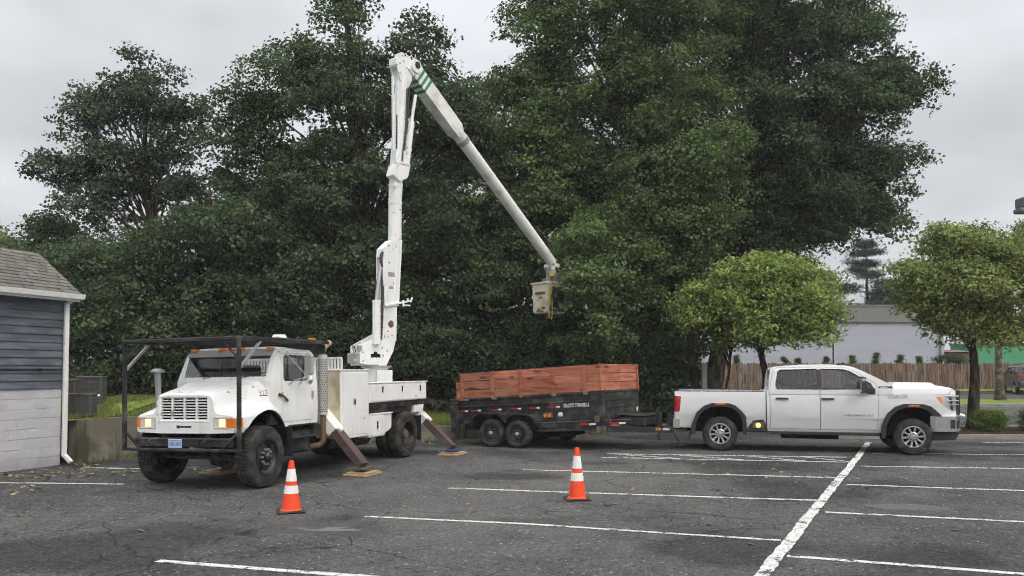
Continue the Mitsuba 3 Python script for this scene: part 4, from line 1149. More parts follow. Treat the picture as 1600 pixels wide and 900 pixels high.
# exhaust
ek = part(K, 'exhaust_stack', [cyl((-1.93, 1.02, .62), (-1.93, 1.02, 1.14), .055, 16), tube([(-1.93, 1.02, .62), (-1.9, .95, .55), (-1.6, .7, .52)], .055, 12)], 'mat_rust', 30)
ring = lathe_z([(.088, 1.13), (.088, 2.28), (.082, 2.28), (.082, 1.13)], 28, (-1.93, 1.02, 0))
part(ek, 'heat_shield', ring, 'mat_perforated', 30)
hol = []
for i, z_ in enumerate(np.arange(1.19, 2.18, .043)):
    for a in np.arange(14) * 2 * np.pi / 14 + (i % 2) * np.pi / 14:
        ca, sa = math.cos(a), math.sin(a)
        hol.append(cyl((-1.93 + .086 * ca, 1.02 + .086 * sa, z_), (-1.93 + .0895 * ca, 1.02 + .0895 * sa, z_), .0145, 6))
part(ek, 'shield_holes', hol, 'mat_dark', False)
part(ek, 'tail_pipe', tube([(-1.93, 1.02, 2.15), (-1.93, 1.02, 2.33), (-1.97, 1.03, 2.42), (-2.06, 1.05, 2.49), (-2.12, 1.05, 2.51)], .058, 14), 'mat_exhaust_tan', 30)
# utility body
for s_ in (1, -1):
    a_, b_ = sorted((s_ * .62, s_ * 1.2))
    ck = part(K, 'tall_cabinet', cb(-2.29, -3.37, a_, b_, .64, 1.97, .02), 'mat_truck_white', False)
    part(ck, 'front_face', cb(-2.27, -2.289, a_ + .015, b_ - .015, .66, 1.955, .004), 'mat_beige', False)
    for x0, x1 in ((-2.33, -2.845), (-2.855, -3.345)):
        part(ck, 'door', cb(x0, x1, s_ * 1.2, s_ * 1.218, .68, 1.93, .006), 'mat_truck_white', False)
    part(ck, 'latch', [cb(-2.72, -2.82, s_ * 1.219, s_ * 1.228, 1.28, 1.41, .006)], 'mat_steel', False)
    part(ck, 'latch_handle', [cb(-2.75, -2.79, s_ * 1.228, s_ * 1.235, 1.30, 1.39, .004)], 'mat_black_plastic', False)
    part(ck, 'roof_edge', cb(-2.26, -3.40, s_ * .60, s_ * 1.225, 1.97, 1.995, .006), 'mat_truck_white', False)
    part(ck, 'reflector', cyl((-2.27, s_ * 1.10, .80), (-2.262, s_ * 1.10, .80), .042, 16), 'mat_amber', 30)
    part(ck, 'drip_edge', [cb(-2.3, -3.38, s_ * 1.2, s_ * 1.215, .635, .665, .004)], 'mat_truck_white', False)
    lb = part(K, 'lower_box', cb(-3.40, -4.08, s_ * .72, s_ * 1.19, .575, 1.04, .012), 'mat_truck_white', False)
    part(lb, 'door', cb(-3.43, -4.03, s_ * 1.19, s_ * 1.206, .60, 1.01, .006), 'mat_truck_white', False)
    part(lb, 'latch', cb(-3.70, -3.76, s_ * 1.207, s_ * 1.214, .74, .90, .005), 'mat_black_plastic', False)
    part(lb, 'ledge', cb(-3.38, -4.42, s_ * .95, s_ * 1.21, 1.04, 1.065, .006), 'mat_truck_white', False)
    part(K, 'wheel_panel', [pr([(-4.08, .62), (-4.40, .72), (-4.42, 1.06), (-4.08, 1.04)], 'y', *sorted((s_ * .95, s_ * 1.17)))], 'mat_truck_white', False)
    part(K, 'wheel_panel', [pr([(-5.85, 1.17), (-6.05, 1.17), (-5.95, .92), (-5.80, .92)], 'y', *sorted((s_ * .95, s_ * 1.17))), bx(-5.55, -5.9, s_ * .9, s_ * 1.17, 1.0, 1.165)], 'mat_truck_white', False)
    tbk = part(K, 'tool_box', cb(-3.40, -6.14, s_ * .74, s_ * 1.2, 1.295, 1.70, .015), 'mat_truck_white', False)
    for x0, x1 in ((-3.44, -4.48), (-4.52, -6.10)):
        part(tbk, 'door', cb(x0, x1, s_ * 1.2, s_ * 1.216, 1.32, 1.665, .006), 'mat_truck_white', False)
    for x_ in (-3.95, -4.86, -5.78):
        part(tbk, 'latch', cb(x_ + .03, x_ - .03, s_ * 1.217, s_ * 1.225, 1.50, 1.63, .005), 'mat_black_plastic', False)
    part(tbk, 'lid_edge', cb(-3.38, -6.17, s_ * .72, s_ * 1.225, 1.70, 1.722, .006), 'mat_truck_white', False)
    part(K, 'rear_mud_flap', bx(-5.86, -5.875, s_ * .62, s_ * 1.18, .34, .95), 'mat_black_plastic', False)
part(K, 'cargo_bed', [bx(-2.3, -6.60, -1.16, 1.16, 1.17, 1.285), bx(-3.40, -6.3, -1.1, 1.1, 1.03, 1.17)], 'mat_black_steel', False, label='dark steel bed frame below the tool boxes')
part(K, 'cargo_floor', bx(-2.29, -6.56, -.73, .73, 1.285, 1.30), 'mat_galvanised', False)
part(K, 'rear_bumper', [cb(-6.56, -6.68, -1.15, 1.15, 1.05, 1.20, .01), bx(-6.5, -6.6, -.5, .5, .62, 1.05)], 'mat_black_steel', False)
part(K, 'tail_lamp', [cb(-6.68, -6.70, s_ * .95, s_ * 1.1, 1.09, 1.16, .01) for s_ in (1, -1)] + [cb(-6.60, -6.66, 1.15, 1.16, 1.12, 1.16, .004)], 'mat_red', False)
hk = part(K, 'bulkhead', [bx(-2.30, -2.34, -1.2, 1.2, 1.96, 2.005), bx(-2.30, -2.34, -1.2, 1.2, 2.20, 2.24)], 'mat_truck_white', False, label='white slotted guard across the top of the tall cabinets')
for y_ in np.arange(-1.2, 1.21, .075):
    part(hk, 'bar', bx(-2.305, -2.335, y_ - .018, y_ + .018, 2.0, 2.205), 'mat_truck_white', False)
part(K, 'front_deck', [bx(-2.30, -3.38, -.6, .6, 1.29, 1.9)], 'mat_truck_white', False)
# wheels
wheel(K, 'wheel', (0, 1.17, .525), 1, .525, .31, .30, 'truck', tps0, steer=.02)
wheel(K, 'wheel', (0, -1.17, .525), -1, .525, .31, .30, 'truck', tps0, steer=.02)
for s_ in (1, -1):
    wheel(K, 'wheel', (-5.18, s_ * 1.2, .525), s_, .525, .27, .30, 'dual', tps0)
    wheel(K, 'wheel', (-5.18, s_ * .88, .525), s_, .525, .27, .30, 'dual', tps0)
# outriggers
for nm, top, foot, wd in (('outrigger', (-2.12, .95, 1.06), (-2.03, 1.82, .15), .26), ('outrigger', (-6.28, .85, 1.0), (-6.02, 1.92, .13), .26), ('outrigger', (-1.95, -.5, 1.0), (-1.35, -.86, .13), .26), ('outrigger', (-6.28, -.85, 1.0), (-6.02, -1.92, .12), .26)):
    top, foot = np.array(top), np.array(foot)
    ok = part(K, nm, bar(top + (top - foot) * .18, top + (foot - top) * .30, wd + .05, .20, up=(0, 1, .6)), 'mat_truck_white', False)
    part(ok, 'leg', bar(top + (foot - top) * .12, foot + [0, 0, .02], wd - .03, .15, up=(0, 1, .6)), 'mat_outrigger_grey', False)
    d_ = (foot - top) / np.linalg.norm(foot - top)
    sx = np.cross(d_, (0, 1, .6))
    sx /= np.linalg.norm(sx)
    upv = np.cross(sx, d_)
    part(ok, 'leg_edge', [bar(top + (foot - top) * .2 + sx * k_ * (wd / 2 - .025) + upv * .075, foot + sx * k_ * (wd / 2 - .025) + upv * .075, .035, .02, up=(0, 1, .6)) for k_ in (-1, 1)], 'mat_outrigger_red', False)
    part(ok, 'foot', cb(foot[0] - .2, foot[0] + .2, foot[1] - .13, foot[1] + .13, foot[2] - .055, foot[2] - .01, .01), 'mat_blue_foot' if foot[0] < -5 else 'mat_outrigger_grey', False)
    part(ok, 'hinge', [cyl(top + sx * .2, top - sx * .2, .04, 10), bar(top + [.0, 0, .1], top + (foot - top) * .35 + upv * .1, .05, .05)], 'mat_truck_white', 30)
# boom in its own upright plane: e along, n across, z up
BO, BD = np.array([-3.2, 20.1, 0]), np.array([.64, .77, 0])
BD = BD / np.linalg.norm(BD)
bang = math.atan2(BD[1], BD[0])
bps = pose(BO, bang)


def E(e, z, n_=0.0):
    return np.array([e, n_, z])


part(K, 'pedestal', [lathe_z([(.001, 1.28), (.36, 1.28), (.36, 1.34), (.295, 1.36), (.285, 2.02), (.33, 2.03), (.33, 2.085), (.001, 2.085)], 36, (-.10, 0, 0)), cb(-.34, .14, -.32, -.28, 1.66, 1.98, .01)], 'mat_truck_white', 30, ps=bps)
part(K, 'rotation_bearing', lathe_z([(.37, 2.04), (.37, 2.088), (.001, 2.088)], 36, (-.10, 0, 0)), 'mat_steel', 30, ps=bps)
tur = [(-.74, 2.09), (-.76, 2.53), (-.70, 2.57), (.25, 3.00), (.385, 2.80), (.29, 2.44), (.07, 2.09)]
tk_ = part(K, 'turret', [pr(tur, 'y', -.17, -.14), pr(tur, 'y', .14, .17), bx(-.72, .05, -.14, .14, 2.09, 2.13), bx(-.71, -.68, -.14, .14, 2.13, 2.53), pr([(.06, 2.1), (.275, 2.45), (.34, 2.78), (.31, 2.78), (.235, 2.46), (.03, 2.12)], 'y', -.1395, .1395)], 'mat_truck_white', False, ps=bps, label='white sloping turret plates at the foot of the boom')
part(tk_, 'opening', pr([(-.42, 2.28), (-.12, 2.28), (-.13, 2.36), (-.22, 2.37), (-.24, 2.42), (-.32, 2.42), (-.33, 2.37), (-.42, 2.36)], 'y', -.174, -.1705), 'mat_dark', False, ps=bps)
part(tk_, 'bolts', [cyl((e_, -.185, z_), (e_, -.17, z_), .022, 8) for e_, z_ in ((-.04, 2.33), (-.07, 2.52), (-.22, 2.6), (.08, 2.45), (.24, 2.82), (-.66, 2.2), (-.66, 2.4), (.0, 2.8))], 'mat_steel', 30, ps=bps, kind='stuff')
part(tk_, 'valve_block', [cb(-.86, -.76, -.16, .16, 2.14, 2.38, .01), cyl((-.76, -.12, 2.2), (-.92, -.12, 2.2), .05, 10), cyl((-.76, -.13, 2.36), (-.90, -.13, 2.36), .04, 10), cb(-.80, -.70, -.2, -.1, 2.44, 2.56, .01), tube([(-.85, -.1, 2.38), (-.90, -.05, 2.52), (-.6, 0, 2.64)], .016, 6), tube([(-.84, -.17, 2.15), (-.6, -.2, 2.105), (-.2, -.2, 2.1)], .016, 6)], 'mat_steel', 30, ps=bps)
part(tk_, 'control_lever', [bar((-.86, -.15, 2.40), (-.92, -.17, 2.54), .018, .018), bar((-.84, -.05, 2.40), (-.88, -.07, 2.56), .018, .018)], 'mat_black_plastic', False, ps=bps)
# lower boom: inner box, sleeve, tube, head
lowb = part(K, 'lower_boom', [pr([(-.03, 2.66), (.43, 2.70), (.455, 3.60), (.0, 3.60)], 'y', -.12, .12)], 'mat_truck_white', False, ps=bps)
part(lowb, 'pivot_boss', [cyl((.25, -.135, 3.1), (.25, -.12, 3.1), .085, 18), cyl((.25, -.15, 3.1), (.25, -.135, 3.1), .05, 14)], 'mat_rust', 30, ps=bps)
slv = [(.03, 3.53), (.466, 3.55), (.53, 4.55), (.56, 5.19), (.26, 5.15), (-.02, 4.91), (-.04, 4.72), (-.04, 4.2), (.0, 4.05)]
sk = part(lowb, 'sleeve', [pr(slv, 'y', -.15, -.13), pr(slv, 'y', .08, .10), pr([(.466, 3.55), (.486, 3.55), (.585, 5.19), (.56, 5.19), (.53, 4.55)], 'y', -.15, .10), pr([(-.02, 4.91), (.26, 5.15), (.26, 5.11), (.01, 4.89)], 'y', -.10, .10), pr([(-.04, 4.72), (-.02, 4.91), (.0, 4.90), (-.02, 4.72)], 'y', -.10, .10)], 'mat_truck_white', False, ps=bps)
part(lowb, 'rust_marks', [cyl((e_, -.153, z_), (e_, -.1505, z_), .018, 8) for e_, z_ in ((.38, 5.0), (.38, 4.7), (.14, 4.6), (.17, 4.58), (.3, 4.1))], 'mat_rust', 30, ps=bps, kind='stuff')
part(lowb, 'tube', tube([E(.36, 3.7), E(.475, 5.3), E(.48, 6.2), E(.53, 7.07), E(.61, 8.0), E(.69, 9.3)], [.165, .165, .165, .172, .168, .16], 24), 'mat_truck_white', 30, ps=bps, label='white tapering boom tube')
part(lowb, 'clamp_ring', [cyl(E(.478, 6.08), E(.480, 6.14), .176, 24), cyl(E(.493, 6.50), E(.497, 6.57), .178, 24), cb(.28, .36, -.2, -.14, 6.46, 6.58, .01)], 'mat_trim_white', 30, ps=bps)
part(lowb, 'lift_cylinder', [cyl(E(-.29, 2.60, -.22), E(-.295, 3.58, -.22), .095, 20), cyl(E(-.295, 3.58, -.22), E(-.295, 3.64, -.22), .105, 20)], 'mat_trim_white', 30, ps=bps)
part(lowb, 'lift_rod', [cyl(E(-.295, 3.60, -.21), E(-.08, 4.80, -.16), .045, 14)], 'mat_steel', 30, ps=bps)
part(lowb, 'hose_bundle', [tube([E(-.12, 2.72, -.16), E(-.10, 3.3, -.17), E(-.08, 3.9, -.17), E(-.12, 4.5, -.18), E(-.14, 4.75, -.18)], .026, 8), tube([E(-.08, 2.7, -.16), E(-.05, 3.4, -.165), E(-.04, 4.0, -.17)], .020, 8), tube([E(-.12, 4.45, -.20), E(-.16, 4.65, -.21), E(-.10, 4.82, -.2)], .034, 8)], 'mat_cable', True, ps=bps)
part(lowb, 'boom_rest', [bar(E(.03, 3.53, -.17), E(.54, 3.64, -.17), .05, .04), bar(E(.48, 3.62, -.2), E(.82, 3.70, -.2), .04, .04), bar(E(.60, 3.58, -.2), E(.80, 3.58, -.2), .04, .03), bar(E(.58, 3.54, -.2), E(.58, 3.70, -.2), .04, .04), bar(E(.73, 3.66, -.2), E(.73, 3.76, -.2), .03, .03), bar(E(.82, 3.66, -.2), E(.88, 3.78, -.2), .03, .03)], 'mat_trim_white', False, ps=bps)
part(lowb, 'leveling_rod', [bar(E(.275, 7.35, -.16), E(.235, 9.20, -.16), .05, .05), bar(E(.33, 7.1, -.19), E(.38, 9.1, -.19), .045, .05)], 'mat_truck_white', False, ps=bps)
part(lowb, 'rod_slot', bx(.305, .345, -.219, -.216, 7.40, 8.25), 'mat_dark', False, ps=bps)
part(lowb, 'elbow_cylinder', [cyl(E(.76, 7.05, -.1), E(.93, 8.23, -.1), .075, 18), cyl(E(.93, 8.23, -.1), E(1.08, 8.95, -.08), .042, 14)], 'mat_truck_white', 30, ps=bps)
part(lowb, 'cylinder_mount', [pr([(.22, 6.74), (.46, 6.62), (.70, 6.76), (.78, 7.06), (.50, 7.10), (.30, 7.0)], 'y', -.22, .05), bx(.30, .74, -.24, -.22, 7.06, 7.12), bar(E(.36, 7.0, -.23), E(.42, 7.3, -.23), .04, .04), bar(E(.55, 7.06, -.23), E(.58, 7.4, -.23), .03, .04)], 'mat_truck_white', False, ps=bps)
part(lowb, 'hoses', [tube([E(.52, 7.1, -.19), E(.64, 8.0, -.20), E(.70, 9.0, -.18)], .018, 8), tube([E(.58, 7.2, -.18), E(.70, 8.1, -.19), E(.78, 9.0, -.17), E(.95, 9.4, -.2)], .014, 8), tube([E(.40, 3.65, .16), E(.55, 5.2, .17), E(.56, 6.5, .18), E(.70, 8.0, .18), E(.85, 9.3, .17)], .016, 8)], 'mat_cable', True, ps=bps)
part(lowb, 'warning_decal', [bx(.12, .34, -.1525, -.1505, 4.25, 4.36), bx(.16, .30, -.1525, -.1505, 3.95, 4.02)], 'mat_post_grey', False, ps=bps, kind='stuff')
hd = [(.40, 9.50), (.40, 9.62), (.46, 9.74), (.66, 9.82), (.84, 9.82), (.97, 9.72), (.90, 9.25), (.80, 9.06), (.52, 9.18)]
part(lowb, 'head', [pr(hd, 'y', -.13, -.105), pr(hd, 'y', .105, .13), bx(.46, .86, -.105, .105, 9.70, 9.73), bx(.52, .82, -.105, .105, 9.1, 9.70), cb(.37, .45, -.15, .15, 9.52, 9.72, .02), cb(.54, .66, -.14, .14, 9.79, 9.89, .02)], 'mat_truck_white', False, ps=bps)
part(lowb, 'head_bolts', [cyl(E(e_, z_, -.145), E(e_, z_, -.13), .02, 8) for e_, z_ in ((.50, 9.60), (.62, 9.68), (.50, 9.35), (.74, 9.2))], 'mat_steel', 30, ps=bps, kind='stuff')
# upper boom
P0, P1 = E(1.0, 9.60), E(6.95, 5.25)
ud = (P1 - P0) / np.linalg.norm(P1 - P0)
uu = np.array([-ud[2], 0, ud[0]])
if uu[2] < 0:
    uu = -uu
nA = np.array([0, 1.0, 0])


def U(t, a=0.0, n_=0.0):
    return P0 + ud * t + uu * a + nA * n_


upb = part(K, 'upper_boom', [hull([U(t, a, n_) for t, h_, w_ in ((-.14, .205, .165), (2.0, .195, .16), (2.16, .15, .12)) for a in (-h_, h_) for n_ in (-w_, w_)])], 'mat_glassfibre', False, ps=bps)
for t_ in (.20, .36, .52):
    q = [U(t_, a, n_) for a in (-.26, .26) for n_ in (-.2035, .2035)] + [U(t_ + .075, a, n_) for a in (-.26, .26) for n_ in (-.2035, .2035)]
    q = [U(t_ + dt, a * .2055, n_ * .1645) + 0 for dt in (0, .075) for a in (-1, 1) for n_ in (-1.02, 1.02)]
    part(upb, 'green_stripe', hull(q), 'mat_green_stripe', False, ps=bps)
part(upb, 'end_round', [cyl(U(1.82, .0, -.155), U(1.82, 0, -.172), .14, 24)], 'mat_glassfibre', 30, ps=bps)
part(upb, 'tube', tube([U(1.9), U(2.6), U(7.0), U(7.32)], [.168, .166, .158, .154], 24), 'mat_glassfibre', 30, ps=bps)
part(upb, 'collar', [cyl(U(2.32), U(2.46), .182, 24)], 'mat_post_grey', 30, ps=bps)
part(upb, 'elbow_pin', [cyl(U(-.02, .08, -.215), U(-.02, .08, .215), .09, 24), cyl(U(-.02, .08, -.225), U(-.02, .08, -.215), .075, 24)], 'mat_black_plastic', 30, ps=bps)
part(upb, 'elbow_cheek', [cyl(U(-.02, .04, -.207), U(-.02, .04, -.168), .165, 28), cyl(U(-.02, .04, .168), U(-.02, .04, .207), .165, 28)], 'mat_truck_white', 30, ps=bps)
tip = U(7.32)
part(upb, 'tip_fitting', [hull([tip + np.array([a, b, c_]) * .10 for a in (-1, 1) for b in (-1, 1) for c_ in (-1, 1)]), cyl(tip + [0, -.25, -.12], tip + [0, .25, -.12], .07, 14), trimesh.creation.icosphere(2, .07).apply_translation(tip + [-.12, -.14, -.22])], 'mat_trim_white', 30, ps=bps)
part(upb, 'hydraulic_block', [cb(tip[0] - .16, tip[0] - .02, -.2, -.02, tip[2] - .46, tip[2] - .28, .02)], 'mat_yellow', False, ps=bps)
part(upb, 'tool_bracket', [bar(tip + [.0, 0, -.1], tip + [.12, -.05, -.62], .12, .10), bar(tip + [.1, -.1, -.4], tip + [.55, -.1, -.3], .06, .06), bar(tip + [.3, -.1, -.25], tip + [.38, -.12, -.7], .05, .05)], 'mat_steel', False, ps=bps)
# bucket: stands below the boom tip
bw = bps(np.array([tip]))[0]
BKO = np.array([1.15, 25.75, 3.72])
bkps = pose(BKO, math.radians(38))
bk = part(K, 'bucket', [hull([(x_ * w_, y_ * w_, z_) for z_, w_ in ((0, .32), (.04, .345), (.92, .37)) for x_ in (-1, 1) for y_ in (-1, 1)]) - bx(-.33, .33, -.33, .33, .06, 2), cb(-.41, .41, -.41, -.35, .90, .955, .01), cb(-.41, .41, .35, .41, .90, .955, .01), cb(-.41, -.35, -.41, .41, .90, .955, .01), cb(.35, .41, -.41, .41, .90, .955, .01)], 'mat_beige', 30, ps=bkps, label='cream glass-fibre bucket hanging at the boom tip')
part(bk, 'scuff_marks', [cb(-.382, -.36, -.25, .22, .58, .66, .004), cb(-.37, -.345, -.1, .02, .46, .50, .004), cb(-.36, -.338, -.22, -.05, .12, .19, .004), cb(-.36, -.34, .02, .14, .10, .15, .004), cb(-.35, -.336, -.15, .2, .04, .09, .004)], 'mat_rust', False, ps=bkps, kind='stuff')
part(bk, 'step_panel', [cb(-.3, .3, -.40, -.372, .05, .80, .01)], 'mat_black_steel', False, ps=bkps)
part(bk, 'strap', [tube([(-.36, -.385, .93), (-.37, -.41, .4), (-.34, -.40, -.15), (-.26, -.41, -.20), (-.22, -.41, -.05), (-.24, -.41, .5), (-.30, -.42, .95)], .014, 6), bar((-.33, -.43, .2), (-.33, -.43, .9), .03, .02)], 'mat_yellow', True, ps=bkps)
part(bk, 'bracket', [bar((.05, .1, .9), (.05, .1, 1.45), .10, .10), bar((-.15, .1, 1.05), (.4, .1, 1.05), .08, .08), bar((.05, .1, 1.4), (.3, .05, 1.7), .08, .08), cb(-.25, .05, -.33, -.1, .96, 1.12, .02), cb(.08, .40, -.2, .1, .98, 1.28, .03)], 'mat_steel', False, ps=bkps)

# cribbing pads under the feet
gpad = 'wooden pads under the outriggers'
for (lx, ly), lab in zip([(-2.03, 1.84), (-6.02, 1.94), (-1.33, -.88), (-6.02, -1.94)], ['wooden pad under the grey outrigger leg beside the tall cabinet', 'wooden pad under the rear outrigger near the trailer', 'wooden pad on the ground seen beneath the front axle', 'wooden pad under the far rear outrigger behind the truck']):
    pk_ = thing('outrigger_pad', lab, 'wooden pad', tps0, gpad)
    for i in range(3):
        part(pk_, 'plank', cb(lx - .34 + .02 * rng.random(), lx + .32 + .03 * rng.random(), ly - .25 + i * .165, ly - .25 + i * .165 + .155, .004, .045 + .004 * rng.random(), .006), 'mat_pad_wood', False)
    for i in range(2):
        part(pk_, 'plank', cb(lx - .26 + .26 * i, lx - .26 + .26 * i + .24, ly - .22, ly + .21, .050, .072, .006), 'mat_pad_wood', False)

# ------------------------------------------------------------------ dump trailer
RL, RW = 4.18, 2.52
rps0 = pose((2.205, 20.214, 0), -.510)
rps = pose((2.205, 20.214, 0), -.510, pitch=.063, pivot=(-2.6, 0, 0.6))
Rr = thing('dump_trailer', 'black dump trailer with red-brown board sides parked behind the pickup', 'trailer', rps)
part(Rr, 'bed', [bx(-RL, 0, .0, .05, .62, 1.29), bx(-RL, 0, RW - .05, RW, .62, 1.29), bx(-.05, 0, .05, RW - .05, .62, 1.32), bx(-RL, 0, .05, RW - .05, .62, .70)], 'mat_black_steel', False)
part(Rr, 'bed_rail', [cb(-RL - .02, .0, -.035, .055, 1.245, 1.30, .01), cb(-RL, .0, -.03, .0, 1.06, 1.10, .008), cb(-RL, 0, -.03, 0, .62, .69, .008), cb(-.02, .05, .0, RW, 1.27, 1.325, .01), cb(0, .035, .1, RW - .1, 1.06, 1.10, .008), cb(0, .035, .1, RW - .1, .88, .92, .008), cb(-RL, 0, RW, RW + .035, 1.245, 1.30, .01)], 'mat_black_steel', False)
for x_ in (-3.75, -2.95, -2.1, -1.4, -1.05):
    part(Rr, 'bed_rib', cb(x_, x_ + .07, -.028, 0, .69, 1.06, .006), 'mat_black_steel', False)
part(Rr, 'corner_post', [cb(-.30, .0, -.045, .002, .58, 1.33, .012), cb(-.02, .05, -.045, .12, .56, 1.33, .012)], 'mat_black_steel', False)
part(Rr, 'tailgate', [cb(-RL - .10, -RL, .0, RW, .62, 1.36, .012), cb(-RL - .17, -RL + .06, -.09, .04, .42, 1.22, .015), cb(-RL - .20, -RL + .04, -.05, .0, 1.08, 1.30, .015), cb(-RL - .17, -RL + .06, RW - .03, RW + .09, .42, 1.22, .015)], 'mat_black_steel', False)
part(Rr, 'hinge_plate', [cb(-.20, -.06, -.05, -.046, .56, .72, .004)], 'mat_rust', False)
# board sides
bh = (1.976 - 1.302) / 3
posts_x = [-3.98, -3.05, -2.20, -1.28, -.42, -.04]
sides = part(Rr, 'board_side', None, None, label='red-brown timber extension sides')
edges = [-RL] + posts_x[:-1] + [0.0]
for zi in range(3):
    for i in range(len(edges) - 1):
        x0, x1 = edges[i], edges[i + 1]
        if i == 0 and zi == 2:
            x0 = -RL + .12
        for y_ in (0.0, RW - .04):
            part(sides, 'board', cb(x0 + .003, x1 - .003, y_, y_ + .038 + .008 * rng.random(), 1.302 + zi * bh + .004 + .006 * rng.random(), 1.302 + (zi + 1) * bh - .004 - .008 * rng.random(), .004), REDS[rng.integers(4)], False)
    for y0, y1 in ((.045, 1.26), (1.26, RW - .045)):
        part(sides, 'board', cb(-.045, -.004 + .006 * rng.random(), y0, y1 - .004, 1.302 + zi * bh + .004 + .006 * rng.random(), 1.302 + (zi + 1) * bh - .004 - .006 * rng.random(), .004), REDS[rng.integers(4)], False)
for x_ in posts_x[:-1]:
    for y_ in (-.040, RW):
        part(sides, 'stake', cb(x_ - .045, x_ + .045, y_, y_ + .040, 1.25, 1.972, .004), 'mat_redwood_b', False)
for y_ in (RW - .075,):
    part(sides, 'stake', cb(.0, .04, y_, y_ + .075, 1.25, 1.98, .004), 'mat_redwood_b', False)
part(sides, 'corner_strip', cb(-.035, .004, -.006, .044, 1.29, 1.985, .004), 'mat_redwood_b', False)
part(sides, 'screw', [cyl((x_, -.042, z_), (x_, -.046, z_), .014, 8) for x_ in posts_x[:-1] for z_ in (1.42, 1.64, 1.87)] + [cyl((.0, y_, z_), (.008, y_, z_), .013, 8) for y_ in (1.24, 1.29) for z_ in (1.4, 1.62, 1.66, 1.87)], 'mat_galvanised', 30, kind='stuff')
part(Rr, 'stake_pocket', [cb(x_ - .06, x_ + .06, -.05, -.035, 1.235, 1.29, .006) for x_ in (-3.85, -2.98, -1.26, -.40)], 'mat_galvanised', False)
# reflective strips
for x_ in (-4.02, -3.62, -3.0, -2.42, -1.88, -1.32):
    sk_ = part(Rr, 'reflector', bx(x_ - .11, x_ + .10, -.031, -.0285, .955, .995), 'mat_reflect_red', False)
    part(sk_, 'white_half', bx(x_ + .102, x_ + .20, -.031, -.0285, .957, .993), 'mat_reflect_white', False)
part(Rr, 'lettering', put_text('SUITTRNILLE', .085, (-1.02, -.031, .955), (1, 0, 0), (0, 0, 1), True, .80), 'mat_reflect_white', False, label='white hand-painted capital letters on the trailer side')
part(Rr, 'lettering_board', bx(-1.1, -.35, -.030, -.0275, .91, 1.05), 'mat_black_plastic', False)
# frame, fender, lights, step
part(Rr, 'frame', [bx(-RL, .05, .35, .45, .46, .62), bx(-RL, .05, RW - .45, RW - .35, .46, .62), cb(-1.95, .10, -.02, .05, .46, .60, .01), bx(-2.2, .06, .05, .35, .50, .60), bx(-1.55, -.2, -.02, .04, .36, .46)], 'mat_black_steel', False)
part(Rr, 'frame_strip', [cb(-1.9, .75, -.024, -.0205, .595, .612, .001)], 'mat_galvanised', False)
part(Rr, 'side_step', [cb(-1.75, -.75, -.10, .02, .36, .41, .01), bx(-1.7, -1.64, -.06, 0, .4, .5), bx(-.85, -.8, -.06, 0, .4, .5)], 'mat_black_steel', False)
part(Rr, 'hydraulic_box', [cb(-2.4, -1.2, .5, 1.6, .2, .5, .02)], 'mat_dark', False)
for x_, w_ in ((-.48, .26), (.30, .24)):
    sk_ = part(Rr, 'reflector', bx(x_ - w_ / 2, x_ + w_ / 2 - .01, -.027, -.0245, .49, .56), 'mat_reflect_red', False)
    part(sk_, 'white_half', bx(x_ + w_ / 2, x_ + w_ / 2 + .17, -.027, -.0245, .495, .545), 'mat_reflect_white', False)
for s_ in (0, 1):
    yy = (-.27, .0) if s_ == 0 else (RW, RW + .27)
    o_ = [(-3.60, .50), (-3.52, .80), (-3.40, .865), (-2.72, .87), (-2.60, .80), (-2.48, .87), (-1.92, .865), (-1.80, .80), (-1.70, .62), (-1.72, .62), (-1.82, .78), (-1.94, .84), (-2.36, .84), (-2.52, .765), (-2.59, .70), (-2.61, .70), (-2.68, .765), (-2.84, .84), (-3.38, .84), (-3.50, .78), (-3.57, .50)]
    part(Rr, 'fender', [pr(o_, 'y', *yy)] if s_ == 0 else [pr(o_, 'y', *yy)], 'mat_black_steel', False, ps=rps0)
    part(Rr, 'fender_gusset', pr([(-2.75, .84), (-2.45, .84), (-2.58, .64), (-2.62, .64)], 'y', yy[0] + .001, yy[0] + .012), 'mat_black_steel', False, ps=rps0)
mk = part(Rr, 'marker_lamp', [cb(-1.60, -1.33, -.05, -.005, .70, .84, .02)], 'mat_rust', False)
part(mk, 'lens', [cyl((-1.53, -.056, .77), (-1.53, -.05, .77), .045, 14), cyl((-1.41, -.056, .77), (-1.41, -.05, .77), .045, 14)], 'mat_amber', 30)
part(Rr, 'utility_lamp', cb(-1.18, -1.06, -.04, -.005, .73, .83, .012), 'mat_reflect_white', False)
part(Rr, 'front_lamp', cb(.0, .02, RW - .22, RW - .14, .72, .84, .01), 'mat_reflect_white', False)
for i, x_ in enumerate((-2.237, -3.01)):
    wheel(Rr, 'wheel', (x_, -.15 - .11, .36), -1, .36, .225, .205, 'trailer', rps0, lugs=40)
    wheel(Rr, 'wheel', (x_, RW + .15 + .11, .36), 1, .36, .225, .205, 'trailer', rps0, lugs=40)
part(Rr, 'axle', [cyl((x_, -.1, .36), (x_, RW + .1, .36), .05, 10) for x_ in (-2.237, -3.01)] + [bar((-3.5, .2, .46), (-1.75, .2, .46), .06, .08), bar((-3.5, RW - .2, .46), (-1.75, RW - .2, .46), .06, .08)], 'mat_black_steel', 30, ps=rps0)
inv = lambda w: (np.asarray(w, float) - np.array([2.205, 20.214, 0])) @ np.array([[math.cos(-.51), -math.sin(-.51), 0], [math.sin(-.51), math.cos(-.51), 0], [0, 0, 1.0]])
ball = inv((4.10, 21.45, .50))
apex = np.array([1.30, 1.28, .50])
